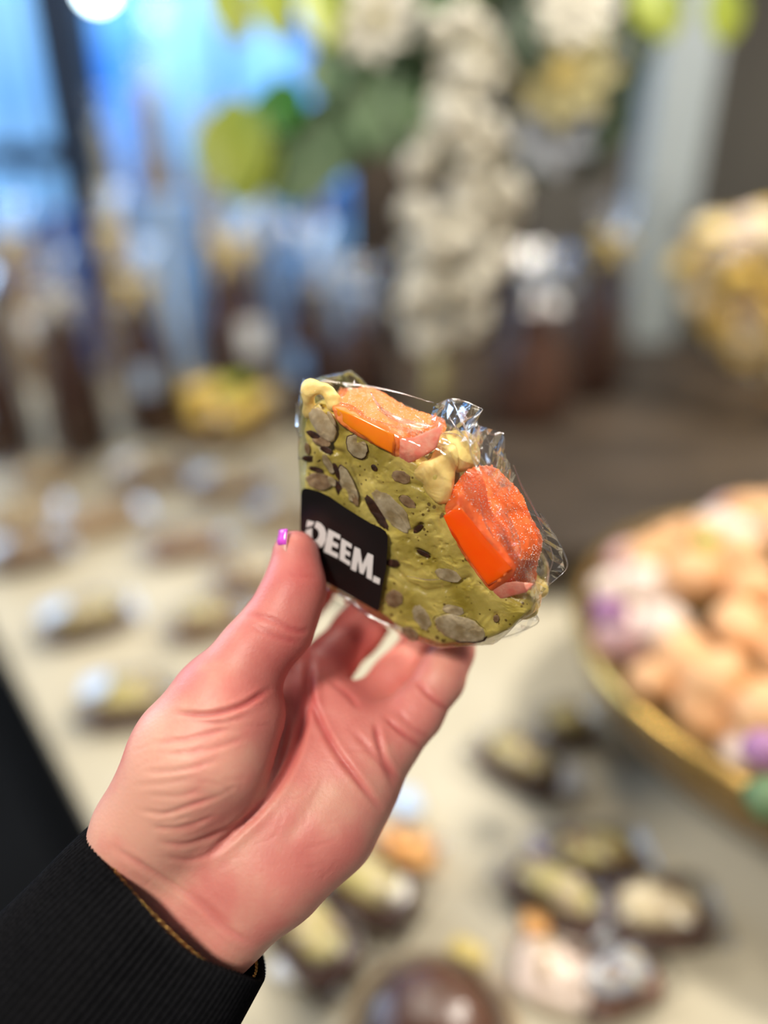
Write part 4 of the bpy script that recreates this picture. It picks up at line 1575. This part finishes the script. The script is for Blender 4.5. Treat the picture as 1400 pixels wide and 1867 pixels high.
def bowl(name, loc, R_, H, m, label, foot=.4, rim=None, thick=.006):
    t = empty(name, loc)
    pr = []
    for i in range(11):
        a = i / 10 * math.pi / 2
        pr.append((R_ * foot + (R_ * (1 - foot)) * math.sin(a), .01 + H * (1 - math.cos(a)) ** .9))
    inner_ = [(max(.001, r_ - thick), z_ + thick * .6) for r_, z_ in pr][::-1]
    v, f = lathe([(.001, .002), (R_ * foot, .002)] + pr + inner_ + [(.001, .012)], 48)
    mesh('shell', v, f, m, t, origin=(0, 0, 0)).location = (0, 0, 0)
    v, f = lathe([(.001, 0), (R_ * foot * 1.1, 0), (R_ * foot * 1.1, .008), (R_ * foot, .012), (.001, .012)], 40)
    mesh('foot', v, f, m, t, origin=(0, 0, 0)).location = (0, 0, 0)
    if rim:
        v, f = lathe([(R_ - thick, H + .006), (R_ + .003, H + .006), (R_ + .004, H + .012), (R_ - .001, H + .015), (R_ - thick, H + .012), (R_ - thick, H + .006)], 48)
        mesh('rim', v, f, rim, t, origin=(0, 0, 0)).location = (0, 0, 0)
    tag(t, label, 'bowl')
    return t


# big bowl, right foreground
HB = .10
bc = onz(1540, 1180, TZ + HB)
Zb = zdepth(bc)
RB = 480 / FPX * Zb
big = bowl('sweet_bowl', (bc.x, bc.y, TZ), RB, HB, 'amber', 'large brown bowl with golden rim heaped with peach and pink sweets', .6, 'gold')
protos = {}
cols = ['peach', 'peach', 'blush', 'peach', 'pink', 'blush']
lab_of = {'peach': 'ruffled peach orange sweet in the large bowl', 'blush': 'pale blush sweet in the large bowl', 'pink': 'rosy pink sweet in the large bowl'}
rr = random.Random(5)
k = 0
for ring, (rad, n, z) in enumerate([(0.0, 1, .085), (.22, 7, .082), (.42, 13, .070), (.60, 19, .055), (.74, 24, .032), (.84, 26, .010)]):
    for i in range(n):
        a = 2 * math.pi * (i + .5 * (ring % 2)) / n + rr.uniform(-.1, .1)
        loc = Vector((bc.x + RB * rad * math.cos(a), bc.y + RB * rad * math.sin(a), TZ + HB - .012 + z + rr.uniform(-.006, .006)))
        # what shows in the photo: pinkish on the left edge, peach in the middle
        pxv = 700 + FPX * (CM.inverted() @ loc).x / zdepth(loc)
        if pxv > 1470: continue
        c = rr.choice(cols)
        if pxv < 1180: c = rr.choice(['pink', 'blush', 'pink'])
        elif rr.random() < .5: c = 'peach'
        if c not in protos:
            v, f = ruffle(.024, len(protos) + 1)
            o = mesh('sweet', v, f, c)
            protos[c] = o
        else:
            o = protos[c].copy(); COL.objects.link(o)
        o.location = loc
        s = rr.uniform(.75, 1.02)
        o.scale = (s, s, s * rr.uniform(.8, 1.1))
        o.rotation_euler = (rr.uniform(-.5, .5), rr.uniform(-.5, .5), rr.uniform(0, 6))
        tag(o, lab_of[c], 'sweet', c + ' sweets in the large bowl')
for px, py, c, lb in ((1108, 1135, 'violet', 'violet centred sweet at the left of the large bowl'), (1390, 1390, 'violet', 'violet sweet at the right frame edge of the large bowl'),
                      (1290, 1010, 'leaf_lime', 'yellow green sweet on top of the heap in the large bowl'), (1395, 1480, 'leaf_sage', 'green sweet low in the large bowl by the frame edge')):
    p = onz(px, py, TZ + HB + .06)
    v, f = ruffle(.013, px)
    o = mesh('sweet', v, f, c)
    o.location = p
    tag(o, lb, 'sweet')

# yellow bowl, upper right, on its pedestal
yb = ony(1500, 500, 1.28)
RY = 265 / FPX * zdepth(yb)
hb = RY * .95
by = bowl('glass_bowl', (yb.x, yb.y, yb.z - hb * .75), RY, hb, 'glass', 'round glass bowl of yellow sweets at the right frame edge', .25, 'glass', .004)
v, f = lathe([(.001, 0), (.075, 0), (.075, .008), (.02, .02), (.018, yb.z - hb * .75 - RZ - .012), (.06, yb.z - hb * .75 - RZ - .001), (.001, yb.z - hb * .75 - RZ - .001)], 28)
ped = mesh('bowl_stand', v, f, 'amber')
ped.location = (yb.x, yb.y, RZ)
tag(ped, 'slim brown stand carrying the glass bowl of yellow sweets', 'stand')
pr2 = {}
for lay, (z, rad, n) in enumerate([(.22, .50, 9), (.40, .72, 14), (.60, .84, 17), (.80, .88, 18), (.98, .80, 16), (1.08, .5, 10), (1.15, .15, 3)]):
    for i in range(n):
        a = 2 * math.pi * (i + .5 * (lay % 2)) / n
        c = rr.choice(['lemon', 'ivory', 'ivory', 'lemon', 'blush'])
        loc = Vector((yb.x + RY * rad * math.cos(a), yb.y + RY * rad * math.sin(a), yb.z - hb * .75 + hb * z - .02))
        pxv = 700 + FPX * (CM.inverted() @ loc).x / zdepth(loc)
        if pxv > 1480: continue
        if c not in pr2:
            v, f = rounded_blob(.052, .046, .042, 2.3, 16, 9, .2, len(pr2))
            o = mesh('sweet', v, f, c); pr2[c] = o
        else:
            o = pr2[c].copy(); COL.objects.link(o)
        o.location = loc
        o.rotation_euler = (rr.uniform(-.6, .6), rr.uniform(-.6, .6), rr.uniform(0, 6))
        tag(o, {'lemon': 'golden yellow sweet in the glass bowl', 'ivory': 'ivory sweet in the glass bowl', 'blush': 'pale pink sweet in the glass bowl'}[c], 'sweet', c + ' sweets in the glass bowl')

# ------------------------------------------------------------------ flowers and leaves
def leaf_mesh(L, Wd, curl=.15):
    v, f = [], []
    n = 7
    for i in range(n):
        s = i / (n - 1)
        w = Wd * math.sin(math.pi * min(1, s * .92 + .06)) ** .8
        z = -curl * L * s * s
        for j, x in enumerate((-1, -.5, 0, .5, 1)):
            v.append((x * w / 2, s * L, z + abs(x) * w * .12))
    for i in range(n - 1):
        for j in range(4):
            q = i * 5 + j
            f.append([q, q + 1, q + 6, q + 5])
    # give it a real thickness
    m = len(v)
    v += [(a, b, c - .0012) for a, b, c in v]
    f += [[q + m for q in g][::-1] for g in f]
    return v, f


def face_euler(rnd, spread=.6):
    return (rnd.uniform(-.3, 1.3), rnd.uniform(-spread, spread), rnd.uniform(0, 6.28))


def put_leaf(parent, p, L, Wd, m, rnd, cache={}):
    key = (round(L, 3), round(Wd, 3), m)
    if key not in cache:
        o = mesh('leaf', *leaf_mesh(L, Wd), m, parent, origin=(0, L / 2, 0))
        cache[key] = o.data
    else:
        o = bpy.data.objects.new('leaf', cache[key]); COL.objects.link(o); o.parent = parent
    o.location = Vector(p) - wloc(parent)
    o.rotation_euler = face_euler(rnd)
    o.rotation_euler.x += .5
    return o


YF = 1.05
fr = random.Random(3)
top = ony(760, -60, YF)
garland = empty('flower_garland', top)
tag(garland, 'hanging garland of green leaves with pale blossoms over the table', 'garland')
gp = [ony(x, y, YF + d) for x, y, d in ((340, -60, .1), (480, 10, .05), (620, 120, .0), (760, 150, .0), (900, 100, .02), (1020, 130, .02), (1120, 40, .05), (1240, -30, .1), (1350, -60, .15))]
mesh('branch', *tube(gp, .006, 6), 'stem', garland)
for k in range(70):
    px, py = fr.uniform(560, 1130), fr.uniform(-40, 290)
    if px > 880 and fr.random() < .2: continue
    m = fr.choice(['leaf_deep', 'leaf_deep', 'leaf_sage', 'leaf_deep'])
    if px < 760: m = fr.choice(['leaf_sage', 'leaf_sage', 'leaf_deep'])
    put_leaf(garland, ony(px, py, YF + fr.uniform(-.05, .12)), .085, .05, m, fr)
for px, py, L, Wd, m in ((425, 262, .11, .10, 'leaf_lime'), (450, 290, .10, .085, 'leaf_lime'), (510, 190, .065, .07, 'leaf_green'), (540, 285, .11, .11, 'leaf_sage'), (580, 265, .10, .09, 'leaf_sage'),
                        (420, 5, .08, .05, 'leaf_lime'), (500, -5, .09, .05, 'leaf_lime'), (590, 5, .09, .06, 'leaf_lime'), (1210, 20, .06, .045, 'leaf_lime'), (1320, 20, .06, .05, 'leaf_lime'),
                        (1180, -5, .06, .045, 'leaf_lime'), (640, 130, .09, .06, 'leaf_sage'), (600, 120, .09, .06, 'leaf_sage'), (690, 200, .10, .07, 'leaf_sage'), (750, 190, .09, .06, 'leaf_sage'),
                        (640, 260, .07, .05, 'leaf_deep'), (1110, 200, .1, .06, 'leaf_deep'), (1130, 120, .1, .06, 'leaf_deep'), (960, 60, .1, .06, 'leaf_deep'), (1150, 30, .1, .06, 'leaf_deep')):
    o = put_leaf(garland, ony(px, py, YF - .06), L, Wd, m, fr)
    o.rotation_euler = (R(70) + fr.uniform(-.3, .3), fr.uniform(-.3, .3), fr.uniform(-.4, .4))


def flower(parent, p, r, petal, core, rnd, tilt=1.1):
    f0 = None
    fl = bpy.data.objects.new('blossom', None); fl.empty_display_size = .01
    COL.objects.link(fl); fl.parent = parent
    fl.location = Vector(p) - wloc(parent)
    fl.rotation_euler = (tilt, rnd.uniform(-.4, .4), rnd.uniform(-.4, .4))
    data = None
    for k in range(8):
        if data is None:
            o = mesh('petal', *leaf_mesh(r, r * .6, .2), petal, None, origin=(0, 0, 0)); data = o.data
        else:
            o = bpy.data.objects.new('petal', data); COL.objects.link(o)
        o.parent = fl; o.location = (0, 0, 0); o.rotation_euler = (.25, 0, k * math.pi / 4)
    v, f = rounded_blob(r * .5, r * .5, r * .3, 2, 12, 7, .05, 1)
    o = mesh('flower_heart', v, f, core, None); o.parent = fl; o.location = (0, 0, 0)
    return fl


flower(garland, ony(690, 40, YF - .08), .048, 'petal', 'petal_yellow', fr)
flower(garland, ony(1030, 140, YF - .08), .060, 'petal_yellow', 'yellow_rib', fr)
flower(garland, ony(1050, 15, YF - .08), .045, 'petal', 'petal', fr)
flower(garland, ony(1010, 240, YF - .06), .055, 'petal_grey', 'petal_grey', fr)
flower(garland, ony(860, 110, YF - .06), .050, 'petal', 'petal_yellow', fr)
flower(garland, ony(700, -10, YF - .06), .040, 'petal', 'yellow_rib', fr)

# long white flower spike
sp0 = ony(850, -40, YF - .10)
spike = empty('flower_spike', ony(790, 740, YF - .10))
tag(spike, 'long white flower spike hanging down before the dark riser', 'flower')
line = [ony(x, y, YF - .10) for x, y in ((850, -40), (845, 120), (850, 260), (845, 400), (825, 520), (805, 620), (795, 740))]
mesh('stem', *tube(line, .006, 6), 'stem', spike)
v, f = tube([ony(800, 640, YF - .10), ony(794, 740, YF - .10)], .013, 8)
mesh('spike_tip', v, f, 'petal_yellow', spike)
bd = mesh('blossom', *ruffle(.016, 3, 5), 'petal', spike)
bdg = None
nb = 0
for k in range(150):
    t = fr.random() ** .8
    py = 20 + t * 600
    x_ = np.interp(py, [-40, 120, 260, 400, 520, 620, 740], [850, 845, 850, 845, 825, 805, 795])
    half = np.interp(py, [0, 120, 240, 300, 450, 560, 625], [45, 45, 50, 95, 85, 75, 50])
    px = x_ + fr.uniform(-1, 1) * half
    if py < 240 and fr.random() < .72:
        continue
    o = bd if nb == 0 else bd.copy()
    if nb: COL.objects.link(o)
    nb += 1
    o.location = ony(px, py, YF - .10 + fr.uniform(-.04, .03)) - wloc(spike)
    s = fr.uniform(.7, 1.25)
    o.scale = (s, s, s)
    o.rotation_euler = (fr.uniform(0, 6), fr.uniform(0, 6), 0)

# small bright lamp near the window
lp = ony(180, 8, 2.45)
lamp = empty('pendant_lamp', lp)
tag(lamp, 'small round glowing lamp hanging by the window', 'lamp')
emit_mat('bulb', (0.75, 0.95, 1.0), 14)
v, f = rounded_blob(.07, .07, .07, 2, 16, 10, 0, 0)
mesh('bulb', v, f, 'bulb', lamp, origin=(0, 0, 0)).location = (0, 0, 0)
v, f = tube([(0, 0, .07), (0, 0, 3.0 - lp.z)], .004, 6)
mesh('cord', v, f, 'frame_dark', lamp).location = (0, 0, .07)
